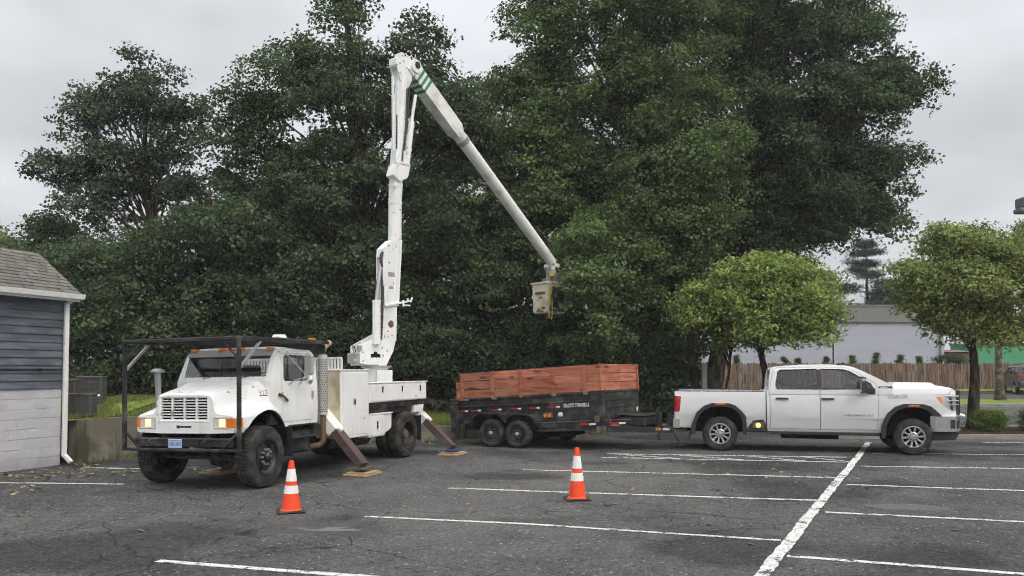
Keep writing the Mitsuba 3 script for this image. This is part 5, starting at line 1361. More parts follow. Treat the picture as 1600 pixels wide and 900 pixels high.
part(Rr, 'drawbar', [bar((-.05, .35, .53), apex, .09, .15), bar((-.05, RW - .35, .53), apex, .09, .15), bar(apex - [.1, 0, 0], ball, .10, .12), bx(.45, .55, .8, 1.75, .46, .60)], 'mat_black_steel', False, ps=rps0)
part(Rr, 'coupler', [cb(ball[0] - .12, ball[0] + .12, ball[1] - .09, ball[1] + .09, .47, .62, .03)], 'mat_galvanised', False, ps=rps0)
part(Rr, 'tongue_box', [cb(.08, .80, .75, 1.80, .60, .84, .03)], 'mat_black_plastic', False, ps=rps0)
part(Rr, 'box_lid', [cb(.06, .83, .72, 1.83, .84, .885, .02)], 'mat_black_steel', False, ps=rps0)
part(Rr, 'jack', [cb(.98, 1.10, 1.02, 1.13, .45, .96, .015), cyl((1.04, 1.075, .25), (1.04, 1.075, .45), .035, 10), bar((1.04, 1.07, .97), (1.04, .85, .97), .025, .025)], 'mat_black_steel', 30, ps=rps0)
part(Rr, 'amber_reflector', bx(.98, 1.12, .985, .99, .50, .56), 'mat_amber', False, ps=rps0)
part(Rr, 'white_reflector', bx(1.13, 1.30, 1.09, 1.095, .50, .55), 'mat_reflect_white', False, ps=rps0)
loops = []
for k_ in range(4):
    a0 = apex + [.0 + .02 * k_, -.12 + .02 * k_, .04]
    b0 = apex + [.42, .30 + .04 * k_, .06]
    u_ = np.linspace(0, 1, 14)[:, None]
    sag = np.array([0, 0, -(.30 + .05 * k_ - .03 * (k_ == 2))])
    loops.append(tube((1 - u_) * a0 + u_ * b0 + sag * 4 * u_ * (1 - u_) + .02 * np.sin(9 * u_ + k_) * np.array([1, -1, .4]), .009, 6))
loops.append(tube([apex + [.15 + .17 * math.cos(a), .02 + .10 * math.cos(a), -.20 + .19 * math.sin(a)] for a in np.linspace(0, 2 * np.pi, 25)], .008, 6))
part(Rr, 'safety_chain', loops, 'mat_cable', True, ps=rps0)

# ------------------------------------------------------------------ pickup
pps = pose((9.583, 20.403, 0), -.24)
Pk = thing('pickup_truck', 'white crew-cab pickup truck parked at right with black mirrors and alloy wheels', 'pickup truck', pps)
prof = [(-5.46, .56), (-5.475, .95), (-5.46, 1.44), (-5.42, 1.455), (-3.28, 1.46), (-3.2, 1.49), (-.80, 1.53), (-.44, 1.615), (-.38, 1.64), (.25, 1.64), (.62, 1.612), (.84, 1.565), (.96, 1.50), (1.02, 1.40), (1.03, 1.20), (1.0, .92), (.96, .88), (.46, .88), (.40, .54), (-.72, .50), (-3.28, .50), (-3.80, .54)]
front = [(-.92, .48), (-.955, .60), (-.965, .77), (-1.0, .86), (-1.0, 1.10), (-.982, 1.30), (-.952, 1.42), (-.94, 1.46), (-.90, 1.545), (-.80, 1.60), (-.72, 1.645), (.72, 1.645), (.80, 1.60), (.90, 1.545), (.94, 1.46), (.952, 1.42), (.982, 1.30), (1.0, 1.10), (1.0, .86), (.965, .77), (.955, .60), (.92, .48)]
plan = [(-5.50, -.90), (-5.44, -.97), (-5.3, -1.02), (.3, -1.02), (.62, -.99), (.80, -.93), (.95, -.80), (1.03, -.60), (1.06, -.3)]
plan = plan + [(x_, -y_) for x_, y_ in reversed(plan)]
low = pr(prof, 'y', -1.2, 1.2) ^ pr(front, 'x', -6, 2) ^ pr(plan, 'z', 0, 3)
low -= bx(-5.38, -3.34, -.80, .80, .80, 2)
low -= bx(-5.40, -3.33, -.84, .84, 1.43, 2)
low -= bx(-3.29, -3.262, -1.2, 1.2, .4, 2)
low -= bx(-3.10, -.55, -.90, .90, .75, 1.8)
low -= bx(-.3, .8, -.75, .75, .4, 1.2)
low -= bx(-5.3, -.9, -.80, .80, .3, .70)
# body crease: shallow groove along the sides
arch_f = [(-.60, .2), (-.60, .66), (-.50, .88), (-.34, 1.04), (-.18, 1.105), (.20, 1.105), (.34, 1.05), (.50, .88), (.56, .78), (.56, .2)]
arch_r = [(x_ * .98 - 4.37, z_ - .02 if z_ > .3 else z_) for x_, z_ in arch_f]
for ar in (arch_f, arch_r):
    for s_ in (1, -1):
        low -= pr(ar, 'y', *sorted((s_ * .62, s_ * 1.3)))
gh_side = [(-3.22, 1.40), (-3.20, 1.75), (-3.165, 1.98), (-3.10, 2.05), (-2.95, 2.08), (-2.4, 2.115), (-1.9, 2.125), (-1.5, 2.112), (-1.28, 2.06), (-1.05, 1.955), (-.42, 1.62), (-.42, 1.40)]
gh_front = [(-.975, 1.40), (-.965, 1.49), (-.90, 1.75), (-.83, 1.97), (-.77, 2.05), (-.66, 2.095), (-.3, 2.13), (.3, 2.13), (.66, 2.095), (.77, 2.05), (.83, 1.97), (.90, 1.75), (.965, 1.49), (.975, 1.40)]
go, gi = shell(gh_side, gh_front, (-4, 1), .05)
gi = gi + bx(-3.10, -.60, -.88, .88, 1.2, 1.5)
gh = go - gi
gh -= pr([(-1.25, 1.91), (-.57, 1.57), (-.2, 1.9), (-.9, 2.3)], 'y', -.74, .74)
gh -= pr([(-.66, 1.55), (.66, 1.55), (.60, 1.98), (-.60, 1.98)], 'x', -3.4, -3.08)
w_rear = [(-3.02, 1.525), (-3.05, 1.62), (-2.99, 1.95), (-2.93, 1.985), (-2.09, 2.005), (-2.09, 1.52)]
w_front = [(-2.01, 1.52), (-2.01, 2.005), (-1.50, 1.995), (-1.36, 1.955), (-.90, 1.66), (-.83, 1.535)]
for w_ in (w_rear, w_front):
    gh -= pr(w_, 'y', -1.5, 1.5)
body = low + gh
lin = gi - gi.scale([1, .972, .985]).translate([0, 0, .012]) + (gi ^ bx(-3.16, -3.12, -2, 2, 1.2, 3))
for w_ in (w_rear, w_front):
    lin -= pr(w_, 'y', -1.5, 1.5)
lin -= pr([(-1.25, 1.90), (-.57, 1.56), (-.2, 1.9), (-.9, 2.3)], 'y', -.80, .80)
lin -= pr([(-.66, 1.55), (.66, 1.55), (.60, 1.98), (-.60, 1.98)], 'x', -3.4, -3.0)
part(Pk, 'cab_lining', lin, 'mat_seat', False)
dr_r = m3.CrossSection([np.array([(-3.17, .57), (-3.185, 1.5), (-3.11, 1.985), (-3.03, 2.03), (-2.045, 2.05), (-2.045, .57)])], m3.FillRule.NonZero) - m3.CrossSection([np.array(arch_r)], m3.FillRule.EvenOdd)
dr_f = m3.CrossSection([np.array([(-2.03, .57), (-2.03, 2.05), (-1.47, 2.035), (-1.30, 1.985), (-.80, 1.665), (-.73, 1.5), (-.76, .80), (-.79, .57)])], m3.FillRule.NonZero)
WIN = {'rear_door': (w_rear, 'mat_pane_tinted'), 'front_door': (w_front, 'mat_pane_light')}
zsec = lambda z_: float(np.interp(z_, [1.40, 1.49, 1.75, 1.97, 2.05], [.975, .965, .90, .83, .77]))
for nm, cs in (('rear_door', dr_r), ('front_door', dr_f)):
    for s_ in (-1, 1):
        yy = sorted((s_ * .74, s_ * 1.3))
        dk = part(Pk, nm, body ^ pr(cs, 'y', *yy), 'mat_pickup_white', 22)
        body -= pr(cs.offset(.008, m3.JoinType.Miter, 2.0), 'y', *yy)
        wp_, wm = WIN[nm]
        pv = [(x_, s_ * (zsec(z_) - .018), z_) for x_, z_ in wp_]
        n_ = len(pv)
        part(dk, 'window', (np.array(pv), np.array([[0, i_, i_ + 1] for i_ in range(1, n_ - 1)])), wm, False)
        part(dk, 'window_seal', tube([(x_, s_ * (zsec(z_) + .002), z_) for x_, z_ in wp_ + wp_[:1]], .010, 6), 'mat_black_plastic', True)
        hx = -2.92 if nm == 'rear_door' else -1.88
        part(dk, 'handle', [cb(hx - .14, hx + .16, s_ * 1.0, s_ * 1.035, 1.275, 1.315, .012)], 'mat_black_plastic', 30)
        part(dk, 'handle_cup', [cb(hx - .08, hx + .10, s_ * .985, s_ * 1.004, 1.25, 1.345, .02)], 'mat_pickup_white', 30)
for s_ in (-1, 1):
    part(Pk, 'door_pillar', bx(-2.09, -2.01, s_ * .80, s_ * .885, 1.53, 1.99), 'mat_black_plastic', False, ps=lambda v, s_=s_: pps(np.asarray(v) + np.stack([0 * np.asarray(v)[:, 0], s_ * (.115 - .30 * (np.asarray(v)[:, 2] - 1.46)), 0 * np.asarray(v)[:, 0]], 1)))
# headlights, tail lamps and grille are cut out of the body
hlc = {}
for s_ in (-1, 1):
    hl = pr([(.47, 1.40), (.50, 1.42), (1.2, 1.42), (1.2, 1.02), (.86, 1.04), (.70, 1.12), (.55, 1.27)], 'y', *sorted((s_ * .63, s_ * 1.3)))
    lampg = body ^ hl
    body -= hl
    hk = part(Pk, 'headlight', lampg ^ (bx(.62, 2, -2, 2, 0, 3) + bx(-2, .62, -2, 2, 1.36, 3)), 'mat_clear_lens', 30)
    part(hk, 'turn_signal', lampg ^ bx(-2, .62, -2, 2, 0, 1.36), 'mat_amber', 30)
    part(hk, 'lamp_divider', (lampg ^ pr([(.78, 1.345), (.85, 1.345), (.89, 1.0), (.83, 1.0)], 'y', *sorted((s_ * .63, s_ * 1.3)))).translate([.004, s_ * .004, 0]), 'mat_black_plastic', 30)
    part(hk, 'lamp_bars', [cb(.66, .99, s_ * .80, s_ * .965 if k_ < 2 else s_ * .93, z_, z_ + .03, .006) for k_, z_ in enumerate((1.36, 1.26, 1.17))], 'mat_chrome', False)
    tl = pr([(-5.6, .94), (-5.345, .945), (-5.33, 1.0), (-5.30, 1.33), (-5.6, 1.35)], 'y', *sorted((s_ * .80, s_ * 1.3)))
    tlg = body ^ tl
    body -= tl
    tk2 = part(Pk, 'tail_light', tlg, 'mat_red', 30)
    part(tk2, 'lens_line', [cb(-5.42, -5.33, s_ * .985, s_ * 1.004, 1.20, 1.24, .004)], 'mat_reflect_red', False)
gcut = bx(.93, 2, -.66, .66, .94, 1.50)
body -= gcut
part(Pk, 'body', body, 'mat_pickup_white', 22)
gk = part(Pk, 'grille', [bx(.90, .94, -.66, .66, .92, 1.51)], 'mat_dark', False)
for z_ in (.98, 1.08, 1.18, 1.28, 1.38):
    part(gk, 'bar', hull([(.95, -.66, z_), (1.055, -.52, z_), (1.085, 0, z_), (1.055, .52, z_), (.95, .66, z_), (.95, -.66, z_ + .045), (1.055, -.52, z_ + .045), (1.085, 0, z_ + .045), (1.055, .52, z_ + .045), (.95, .66, z_ + .045)]), 'mat_chrome', False)
part(gk, 'surround', [cb(.93, 1.08, -.70, -.62, .93, 1.52, .02), cb(.93, 1.08, .62, .70, .93, 1.52, .02), hull([(.95, -.68, 1.46), (1.07, -.5, 1.46), (1.10, 0, 1.46), (1.07, .5, 1.46), (.95, .68, 1.46), (.93, -.68, 1.54), (1.03, -.5, 1.54), (1.06, 0, 1.54), (1.03, .5, 1.54), (.93, .68, 1.54)])], 'mat_black_plastic', 30)
part(Pk, 'hood_scoop', [hull([(-.30, -.48, 1.635), (-.30, .48, 1.635), (.60, .42, 1.61), (.60, -.42, 1.61), (-.25, -.36, 1.685), (-.25, .36, 1.685), (.55, .32, 1.675), (.55, -.32, 1.675), (.70, 0, 1.62)])], 'mat_pickup_white', 22)
bmp = [(.47, -1.0), (.72, -1.005), (.93, -.93), (1.06, -.74), (1.12, -.40), (1.13, 0)]
bmp = bmp + [(x_, -y_) for x_, y_ in reversed(bmp[:-1])]
inn = [(x_ - .09, y_ * .93) for x_, y_ in bmp]
fb = part(Pk, 'front_bumper', pr(bmp + inn[::-1], 'z', .555, .905) - bx(.9, 2, -.35, .35, .62, .78) - pr([(.5, .62), (.74, .60), (.70, .80), (.48, .82)], 'y', -1.2, -1.0), 'mat_chrome', 25, label='wraparound chrome front bumper')
part(fb, 'lip', pr([(x_ + .012, y_ * 1.006) for x_, y_ in bmp] + inn[::-1], 'z', .875, .91), 'mat_chrome', 25)
for s_ in (-1, 1):
    part(fb, 'air_slot', hull([(x_, s_ * y_, z_) for x_, y_ in ((.80, .982), (.90, .944), (.80, .97), (.90, .93)) for z_ in (.63, .83)]).translate([.006, s_ * .008, 0]), 'mat_black_plastic', False)
    part(fb, 'end_panel', hull([(x_, s_ * y_, z_) for x_, y_, z_ in ((.53, 1.004, .64), (.70, 1.006, .63), (.72, 1.006, .72), (.66, 1.006, .80), (.52, 1.004, .82), (.53, .99, .64), (.70, .99, .63), (.66, .99, .80), (.52, .99, .82))]).translate([0, s_ * .004, 0]), 'mat_alloy', False)
part(fb, 'crease', pr([(x_ + .010, y_ * 1.010) for x_, y_ in bmp] + inn[::-1], 'z', .565, .60), 'mat_chrome', 25)
part(fb, 'fog_lamp', [cb(.90, 1.0, s_ * .80, s_ * .90, .62, .82, .02) for s_ in (-1, 1)], 'mat_black_plastic', False)
part(fb, 'tow_hook', [cyl((1.09, s_ * .55, .93), (1.20, s_ * .55, .89), .05, 12) for s_ in (-1, 1)], 'mat_chrome', 30)
part(Pk, 'chin', pr([(.45, .34), (.92, .36), (1.03, .56), (.44, .56)], 'y', -.88, .88), 'mat_black_plastic', False)
rb = [(-5.33, -1.0), (-5.50, -.99), (-5.62, -.88), (-5.66, -.5), (-5.66, .5), (-5.62, .88), (-5.50, .99), (-5.33, 1.0)]
part(Pk, 'rear_bumper', pr(rb + [(-5.33, .92), (-5.5, .85), (-5.5, -.85), (-5.33, -.92)], 'z', .55, .78), 'mat_chrome', 25)
part(Pk, 'rear_valance', bx(-5.5, -5.3, -.8, .8, .5, .60), 'mat_black_plastic', False)
part(Pk, 'hitch', [bar((-5.4, 0, .50), (-5.85, 0, .47), .07, .07)], 'mat_black_steel', False)
for ar, (dx, zt) in ((arch_f, (0, 1)), (arch_r, (0, 1))):
    for s_ in (-1, 1):
        inner = [(x_, max(z_, .40)) for x_, z_ in ar]
        cx = np.mean([p_[0] for p_ in ar])
        outer = [(x_ + (.095 if x_ > cx else -.095), z_) if z_ < .7 else (cx + (x_ - cx) * 1.13, z_ + .085) for x_, z_ in inner]
        fl = pr(outer, 'y', *sorted((s_ * .975, s_ * 1.045))) - pr([(x_, z_ - (.1 if z_ <= .4 else 0)) for x_, z_ in inner], 'y', -2, 2)
        if ar is arch_f:
            fl -= bx(.3, 1.0, -2, 2, 0, .908)
        fk = part(Pk, 'wheel_flare', fl, 'mat_black_plastic', 30)
        part(fk, 'marker', cb(cx - .10, cx + .14, s_ * 1.045, s_ * 1.053, 1.135, 1.165, .004), 'mat_amber', False)
for x_ in (0, -4.37):
    for s_ in (-1, 1):
        part(Pk, 'wheel_housing', [bx(x_ - .62, x_ + .58, s_ * .60, s_ * .64, .45, 1.14), bx(x_ - .6, x_ + .56, s_ * .641, s_ * .96, 1.12, 1.14)], 'mat_dark', False)
part(Pk, 'bed_cap', [cb(-5.44, -3.33, s_ * .83, s_ * .955, 1.455, 1.475, .008) for s_ in (-1, 1)] + [cb(-5.46, -5.40, -.83, .83, 1.45, 1.472, .008)], 'mat_black_plastic', False)
part(Pk, 'bed_liner', [bx(-5.37, -3.35, -.79, .79, .80, .81), bx(-3.345, -3.335, -.80, .80, .80, 1.44)], 'mat_black_plastic', False)
part(Pk, 'rocker', [cb(-3.16, -.72, s_ * .90, s_ * .985, .43, .505, .01) for s_ in (-1, 1)] + [bx(-3.09, -.72, s_ * .88, s_ * .895, .8, 1.49) for s_ in (-1, 1)], 'mat_black_plastic', False)
for s_ in (-1, 1):
    part(Pk, 'tank_trim', pr([(-3.72, .50), (-3.71, .58), (-3.58, .76), (-3.34, .78), (-3.24, .52)], 'y', *sorted((s_ * .99, s_ * 1.012))), 'mat_black_plastic', False)
ml = cyl((-3.47, -1.012, .645), (-3.47, -1.024, .645), .055, 20)
mlk = part(Pk, 'side_lamp', [cb(-3.60, -3.34, -1.0125, -1.018, .575, .72, .004)], 'mat_rust', False, label='lit amber lamp in the dark trim behind the cab')
scene[mlk + '__bulb'] = {**mikit.ply((pps(ml[0]), ml[1]), 'mat_amber'), 'emitter': {'type': 'area', 'radiance': rgb((.85, .42, .08))}}
part(Pk, 'windscreen', (np.array([(-1.205, -.76, 2.01), (-1.205, .76, 2.01), (-.445, .82, 1.62), (-.445, -.82, 1.62)]), np.array([[0, 3, 2], [0, 2, 1]])), 'mat_pane', False)
part(Pk, 'rear_window', bx(-3.165, -3.16, -.66, .66, 1.54, 1.99), 'mat_pane_tinted', False)
part(Pk, 'windscreen_trim', [tube([(-.43, -.84, 1.625), (-.38, 0, 1.63), (-.43, .84, 1.625)], .02, 6), bar((-.40, -.5, 1.635), (-.72, .05, 1.80), .015, .02), bar((-.40, .2, 1.635), (-.70, .65, 1.78), .015, .02)], 'mat_black_plastic', True)
part(Pk, 'cab_interior', [bx(-.95, -.50, -.86, .86, 1.0, 1.50), *[cb(x_, x_ + .14, y0, y0 + .55, .9, 1.62, .05) for x_ in (-2.10, -3.05) for y0 in (-.75, .2)], *[cb(x_ + .02, x_ + .12, y0 + .13, y0 + .42, 1.66, 1.86, .04) for x_ in (-2.10, -3.05) for y0 in (-.75, .2)], *[cb(x_, x_ + .55, y0, y0 + .55, .9, 1.12, .05) for x_ in (-2.05, -3.0) for y0 in (-.75, .2)], bx(-3.1, -.6, -.88, .88, .76, .79)], 'mat_seat', 30)
part(Pk, 'steering_wheel', tube([(-1.18 + .08 * math.cos(a), .45 + .19 * math.sin(a), 1.45 - .17 * math.cos(a)) for a in np.linspace(0, 2 * np.pi, 21)], .015, 6), 'mat_black_plastic', True)
for s_ in (-1, 1):
    mk = part(Pk, 'mirror', [hull([(x_, s_ * y_, z_) for x_, y_, z_ in ((-1.16, 1.10, 1.44), (-1.16, 1.36, 1.44), (-1.16, 1.10, 1.83), (-1.16, 1.34, 1.83), (-1.04, 1.12, 1.46), (-1.03, 1.35, 1.46), (-1.06, 1.12, 1.81), (-1.06, 1.33, 1.81))])], 'mat_black_plastic', 30)
    part(mk, 'glass', bx(-1.172, -1.163, s_ * 1.13, s_ * 1.33, 1.47, 1.80), 'mat_mirror', False)
    part(mk, 'arm', [bar((-.92, s_ * .95, 1.50), (-1.08, s_ * 1.14, 1.52), .06, .13), cb(-1.0, -.80, s_ * .93, s_ * .99, 1.40, 1.56, .03)], 'mat_black_plastic', False)
    part(mk, 'trim', [cb(-1.15, -1.02, s_ * 1.352, s_ * 1.365, z_, z_ + .02, .004) for z_ in (1.72, 1.76)], 'mat_reflect_white', False)
    part(Pk, 'fender_vent', [cb(-.74, -.42, s_ * .925, s_ * .95, 1.535, 1.60, .012)], 'mat_black_plastic', False)
    part(Pk, 'vent_chrome', [cb(-.70, -.52, s_ * .945, s_ * .957, 1.558, 1.580, .004)], 'mat_chrome', False)
part(Pk, 'roof_lamp', [cb(-1.60, -1.48, y_ - .07, y_ + .07, 2.11, 2.14, .012) for y_ in (-.55, 0, .55)], 'mat_black_plastic', False)
part(Pk, 'antenna', [bar((-1.35, -.5, 2.09), (-1.48, -.5, 2.165), .03, .03)], 'mat_black_plastic', False)
part(Pk, 'fender_lettering', put_text('L2ob OK', .085, (-.53, -.998, 1.335), (1, 0, 0), (0, .12, 1), True, .42), 'mat_steel', False)
part(Pk, 'door_lettering', put_text('WEDGURE D E A T', .042, (-1.50, -1.0055, .89), (1, 0, 0), (0, 0, 1), False, .64), 'mat_black_plastic', False)
part(Pk, 'chassis', [bx(-5.2, .7, s_ * .40, s_ * .5, .45, .62) for s_ in (-1, 1)] + [cyl((-4.37, -.8, .42), (-4.37, .8, .42), .06, 10), cyl((0, -.8, .42), (0, .8, .42), .05, 10), lathe_z([(.001, .28), (.13, .32), (.16, .42), (.13, .52), (.001, .56)], 16, (-4.37, 0, 0)), cyl((-4.3, 0, .45), (-1.0, 0, .5), .05, 10), bx(-2.9, -1.6, -.75, -.3, .32, .48), bx(-3.6, -3.0, .2, .7, .4, .6)], 'mat_dark', 30)
for x_ in (0, -4.37):
    for s_ in (-1, 1):
        wheel(Pk, 'wheel', (x_, s_ * .99, .421), s_, .421, .27, .245, 'alloy', pps, steer=(-.06 if x_ == 0 else 0), lugs=44)

# ------------------------------------------------------------------ SUV in the far lot
sx, sy = 31.6, 51.4
SV = thing('parked_suv', 'dark parked SUV at the right edge of the far lot, seen from behind', 'car', pose((sx, sy, gz(50.8)), math.radians(73.7)))
sprof = [(-2.2, .45), (-2.25, .85), (-2.2, 1.15), (-2.05, 1.68), (-1.9, 1.75), (.1, 1.75), (.35, 1.68), (.95, 1.15), (1.9, 1.05), (2.2, .90), (2.25, .45)]
sfront = [(-.88, .35), (-.92, .7), (-.90, 1.1), (-.74, 1.65), (-.6, 1.76), (.6, 1.76), (.74, 1.65), (.90, 1.1), (.92, .7), (.88, .35)]
so, si_ = shell(sprof, sfront, (-3, 3), .06)
sb = so - si_
swp = [[(-1.95, 1.18), (-1.85, 1.60), (-1.1, 1.64), (-1.1, 1.18)], [(-1.02, 1.18), (-1.02, 1.64), (-.15, 1.64), (-.15, 1.18)], [(-.07, 1.18), (-.07, 1.64), (.20, 1.62), (.72, 1.18)]]
for w_ in swp:
    sb -= pr(w_, 'y', -2, 2)
sb -= pr([(-.62, 1.2), (.62, 1.2), (.55, 1.62), (-.55, 1.62)], 'x', -3, -1.9)
sb -= pr([(.42, 1.6), (.86, 1.20), (1.2, 1.4), (.7, 1.8)], 'y', -.66, .66)
for x_ in (-1.35, 1.4):
    for s_ in (-1, 1):
        sb -= pr([(x_ + .40 * math.cos(a), .36 + .40 * math.sin(a)) for a in np.linspace(0, 2 * np.pi, 25)[:-1]], 'y', *sorted((s_ * .6, s_ * 1.2)))
part(SV, 'body', sb, 'mat_suv', 25)
for s_ in (-1, 1):
    for w_ in swp:
        q_ = [(x_, s_ * (.90 - (z_ - 1.1) * .29 - .02), z_) for x_, z_ in w_]
        part(SV, 'window', (np.array(q_), np.array([[0, i_, i_ + 1] for i_ in range(1, len(q_) - 1)])), 'mat_pane_tinted', False)
    part(SV, 'tail_light', cb(-2.24, -2.02, s_ * .72, s_ * .915, .92, 1.22, .03), 'mat_red', 30)
    part(SV, 'mirror', cb(.55, .75, s_ * .92, s_ * 1.1, 1.12, 1.28, .03), 'mat_suv', 30)
    part(SV, 'roof_rail', bar((-1.7, s_ * .62, 1.79), (.1, s_ * .62, 1.79), .04, .05), 'mat_galvanised', False)
part(SV, 'rear_window', bx(-2.12, -2.115, -.62, .62, 1.2, 1.62), 'mat_pane_tinted', False)
part(SV, 'bumper', [cb(-2.32, -2.15, -.85, .85, .42, .78, .04), cb(2.15, 2.3, -.85, .85, .40, .72, .04)], 'mat_suv', 30)
part(SV, 'bumper_strip', [cb(-2.335, -2.32, -.8, .8, .66, .70, .004)], 'mat_galvanised', False)
part(SV, 'plate', bx(-2.34, -2.325, -.2, .2, .84, .98), 'mat_reflect_white', False)
part(SV, 'interior', [cb(-.9, -.7, -.7, .7, .8, 1.45, .05), cb(.0, .2, -.7, -.1, .8, 1.5, .05), cb(.0, .2, .1, .7, .8, 1.5, .05)], 'mat_seat', 30)
for x_ in (-1.35, 1.4):
    for s_ in (-1, 1):
        wheel(SV, 'wheel', (x_, s_ * .90, .34), s_, .34, .22, .22, 'alloy', poses[SV], lugs=30)

# ------------------------------------------------------------------ traffic cones


def cone(label, p, h, yaw):
    t = thing('traffic_cone', label, 'traffic cone', pose((*p, 0), yaw), 'traffic cones on the lot')
    r0, r1 = .135, .032
    R_ = lambda z_: r0 + (r1 - r0) * (z_ - .03) / (h - .03)
    part(t, 'body', lathe_z([(R_(.03) + .02, .03), (R_(.05), .05), (R_(h - .02), h - .02), (R_(h) - .004, h), (.012, h)], 40), 'mat_cone_orange', 30)
    a, b, c_, d_ = h * .365, h * .52, h * .60, h * .84
    for z0, z1 in ((a, b), (c_, d_)):
        part(t, 'reflective_collar', lathe_z([(R_(z0) + .0015, z0), (R_(z0) + .003, z0 + .002), (R_(z1) + .003, z1 - .002), (R_(z1) + .0015, z1)], 40), 'mat_cone_white', 30)
    part(t, 'base', [cb(-.19, .19, -.19, .19, .002, .034, .012)], 'mat_rubber', False)


cone('orange traffic cone with white bands beside the bucket truck front wheel', (-3.10, 11.75), .72, .3)
cone('orange traffic cone with white bands standing in front of the trailer', (1.0, 12.85), .80, .1)

# ------------------------------------------------------------------ condensers on the bank


def condenser(label, c, w, d, h, yaw, z0):
    t = thing('air_conditioner', label, 'air conditioner', pose((*c, z0), yaw), 'condensers behind the building')
    part(t, 'cabinet', [cb(-w / 2 + .03, w / 2 - .03, -d / 2 + .03, d / 2 - .03, .05, h - .02, .01)], 'mat_ac', False)
    part(t, 'frame', [cb(sx_ * w / 2, sx_ * (w / 2 - .05), sy_ * d / 2, sy_ * (d / 2 - .05), .04, h, .008) for sx_ in (-1, 1) for sy_ in (-1, 1)] + [cb(-w / 2, w / 2, -d / 2, d / 2, .02, .07, .008), cb(-w / 2 - .01, w / 2 + .01, -d / 2 - .01, d / 2 + .01, h - .05, h, .01)], 'mat_ac', False)
    fins = []
    for x_ in np.arange(-w / 2 + .06, w / 2 - .05, .045):
        fins += [bx(x_, x_ + .018, -d / 2, -d / 2 + .02, .06, h - .05), bx(x_, x_ + .018, d / 2 - .02, d / 2, .06, h - .05)]
    for y_ in np.arange(-d / 2 + .06, d / 2 - .05, .045):
        fins += [bx(-w / 2, -w / 2 + .02, y_, y_ + .018, .06, h - .05), bx(w / 2 - .02, w / 2, y_, y_ + .018, .06, h - .05)]
    fins += [bx(-w / 2 + .001, w / 2 - .001, -d / 2 + .001, d / 2 - .001, z_, z_ + .012) for z_ in np.arange(.15, h - .08, .12)]
    part(t, 'louvre_grille', fins, 'mat_ac', False)
    part(t, 'fan_guard', [tube([(rr * math.cos(a), rr * math.sin(a), h + .02) for a in np.linspace(0, 2 * np.pi, 25)], .006, 5) for rr in (.08, .15, .22, .28) if rr < min(w, d) / 2] + [bx(-.02, .02, -.3, .3, h + .005, h + .015)], 'mat_black_steel', True)
    part(t, 'foot', [bx(sx_ * w * .45, sx_ * w * .35, sy_ * d * .45, sy_ * d * .35, .0, .03) for sx_ in (-1, 1) for sy_ in (-1, 1)], 'mat_black_plastic', False)
    return t


condenser('small grey condenser nearest the wall edge behind the downspout', (-9.45, 18.35), .48, .45, .52, .2, .955)
condenser('taller condenser at the back on the grass behind the building', (-11.05, 21.9), .62, .6, .80, .25, 1.02)
t2 = condenser('narrow condenser half hidden by the downspout, left of the tall one', (-11.0, 20.6), .5, .5, .76, .2, 1.0)
part(t2, 'pipe', tube([(.3, -.25, .35), (.6, -.35, .38), (.85, -.4, .36)], .035, 8), 'mat_trim_white', True)

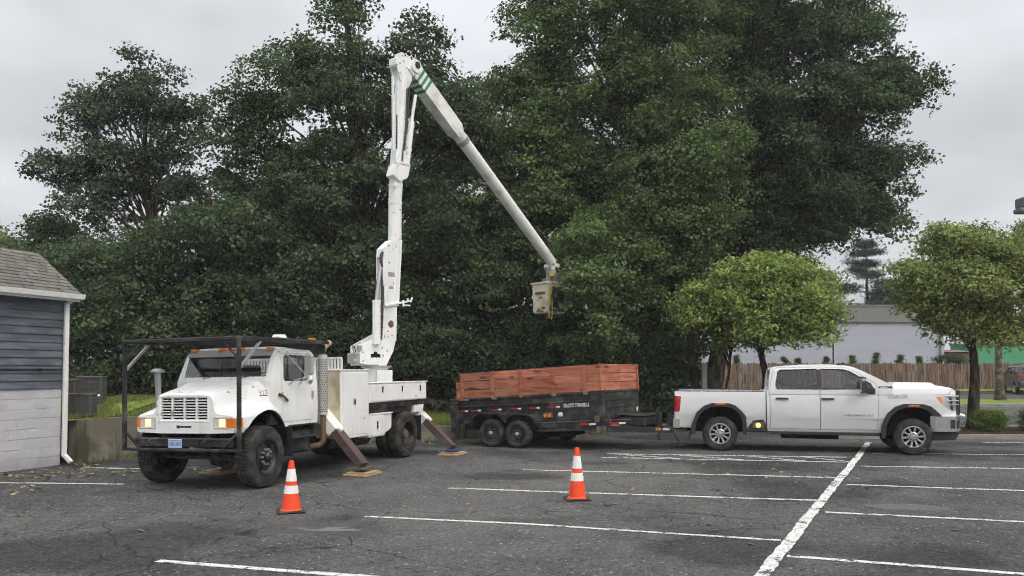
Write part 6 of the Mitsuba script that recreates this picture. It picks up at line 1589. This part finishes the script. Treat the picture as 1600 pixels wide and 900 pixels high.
# ------------------------------------------------------------------ lamp head at the right edge
lp = at(1603, 318, 20)
LP = thing('parking_lot_light', 'grey box lamp head of a parking-lot light pole at the right edge', 'street light')
part(LP, 'lamp_head', [cb(lp[0] - .16, lp[0] + .36, lp[1] - .2, lp[1] + .2, lp[2] - .12, lp[2] + .14, .03), cb(lp[0] - .22, lp[0] + .1, lp[1] - .18, lp[1] + .18, lp[2] - .24, lp[2] - .12, .03)], 'mat_galvanised', False)
part(LP, 'arm', bar((lp[0] + .3, lp[1], lp[2] + .05), (lp[0] + 1.2, lp[1], lp[2] + .05), .06, .08), 'mat_galvanised', False)
part(LP, 'pole', tube([(lp[0] + 1.2, lp[1], 0), (lp[0] + 1.2, lp[1], lp[2] + .3)], [.09, .06], 14), 'mat_galvanised', True)

# ------------------------------------------------------------------ fallen leaves and grit


def litter(n, pts, size, r):
    a = r.random(n) * 2 * np.pi
    d = np.stack([np.cos(a), np.sin(a), .25 * r.normal(size=n)], 1)
    e = np.stack([-np.sin(a), np.cos(a), .25 * r.normal(size=n)], 1)
    L = (size * (.5 + r.random(n)))[:, None]
    p = pts + [0, 0, .012]
    v = np.stack([p - d * L / 2, p + e * L * .32 + [0, 0, .008], p + d * L / 2, p - e * L * .32 + [0, 0, .006]], 1).reshape(-1, 3)
    v[:, 2] = np.maximum(v[:, 2], pts[:, 2].repeat(4) + .006)
    i = np.arange(n)[:, None] * 4
    c = np.array([(.24, .21, .11), (.16, .12, .06), (.32, .30, .20), (.10, .11, .05)])[r.integers(0, 4, n)] * (.7 + .5 * r.random((n, 1)))
    return (v, np.vstack([i + [0, 1, 2], i + [0, 2, 3]])), np.repeat(c, 4, 0)


r = np.random.default_rng(5)
cen = [(-8.7, 15.9, .5, .45, 70), (-8.0, 15.7, .5, .25, 40), (-7.3, 16.4, .5, .2, 60), (-6.7, 16.75, .6, .15, 80), (-8.7, 14.2, .4, .4, 40), (-8.2, 13.6, .3, .2, 20), (4.6, 16.0, .8, 1.0, 30), (1.0, 13.5, 6, 3.5, 60), (-2, 22.5, 1.0, .3, 60), (-9.0, 16.9, .25, .5, 60)]
pts = np.vstack([np.stack([c[0] + c[2] * r.normal(size=c[4]), c[1] + c[3] * r.normal(size=c[4]), np.zeros(c[4])], 1) for c in cen])
# keep the building's footprint clear
rel = (pts[:, :2] - C0) @ bn
pts = pts[(rel > .03)]
(g, c) = litter(len(pts), pts, .085, r)
solid('fallen_leaves', g, 'mat_litter', 'scattered dry leaves on the asphalt near the building and the trucks', 'leaf litter', kind='stuff', smooth=False, color=c)
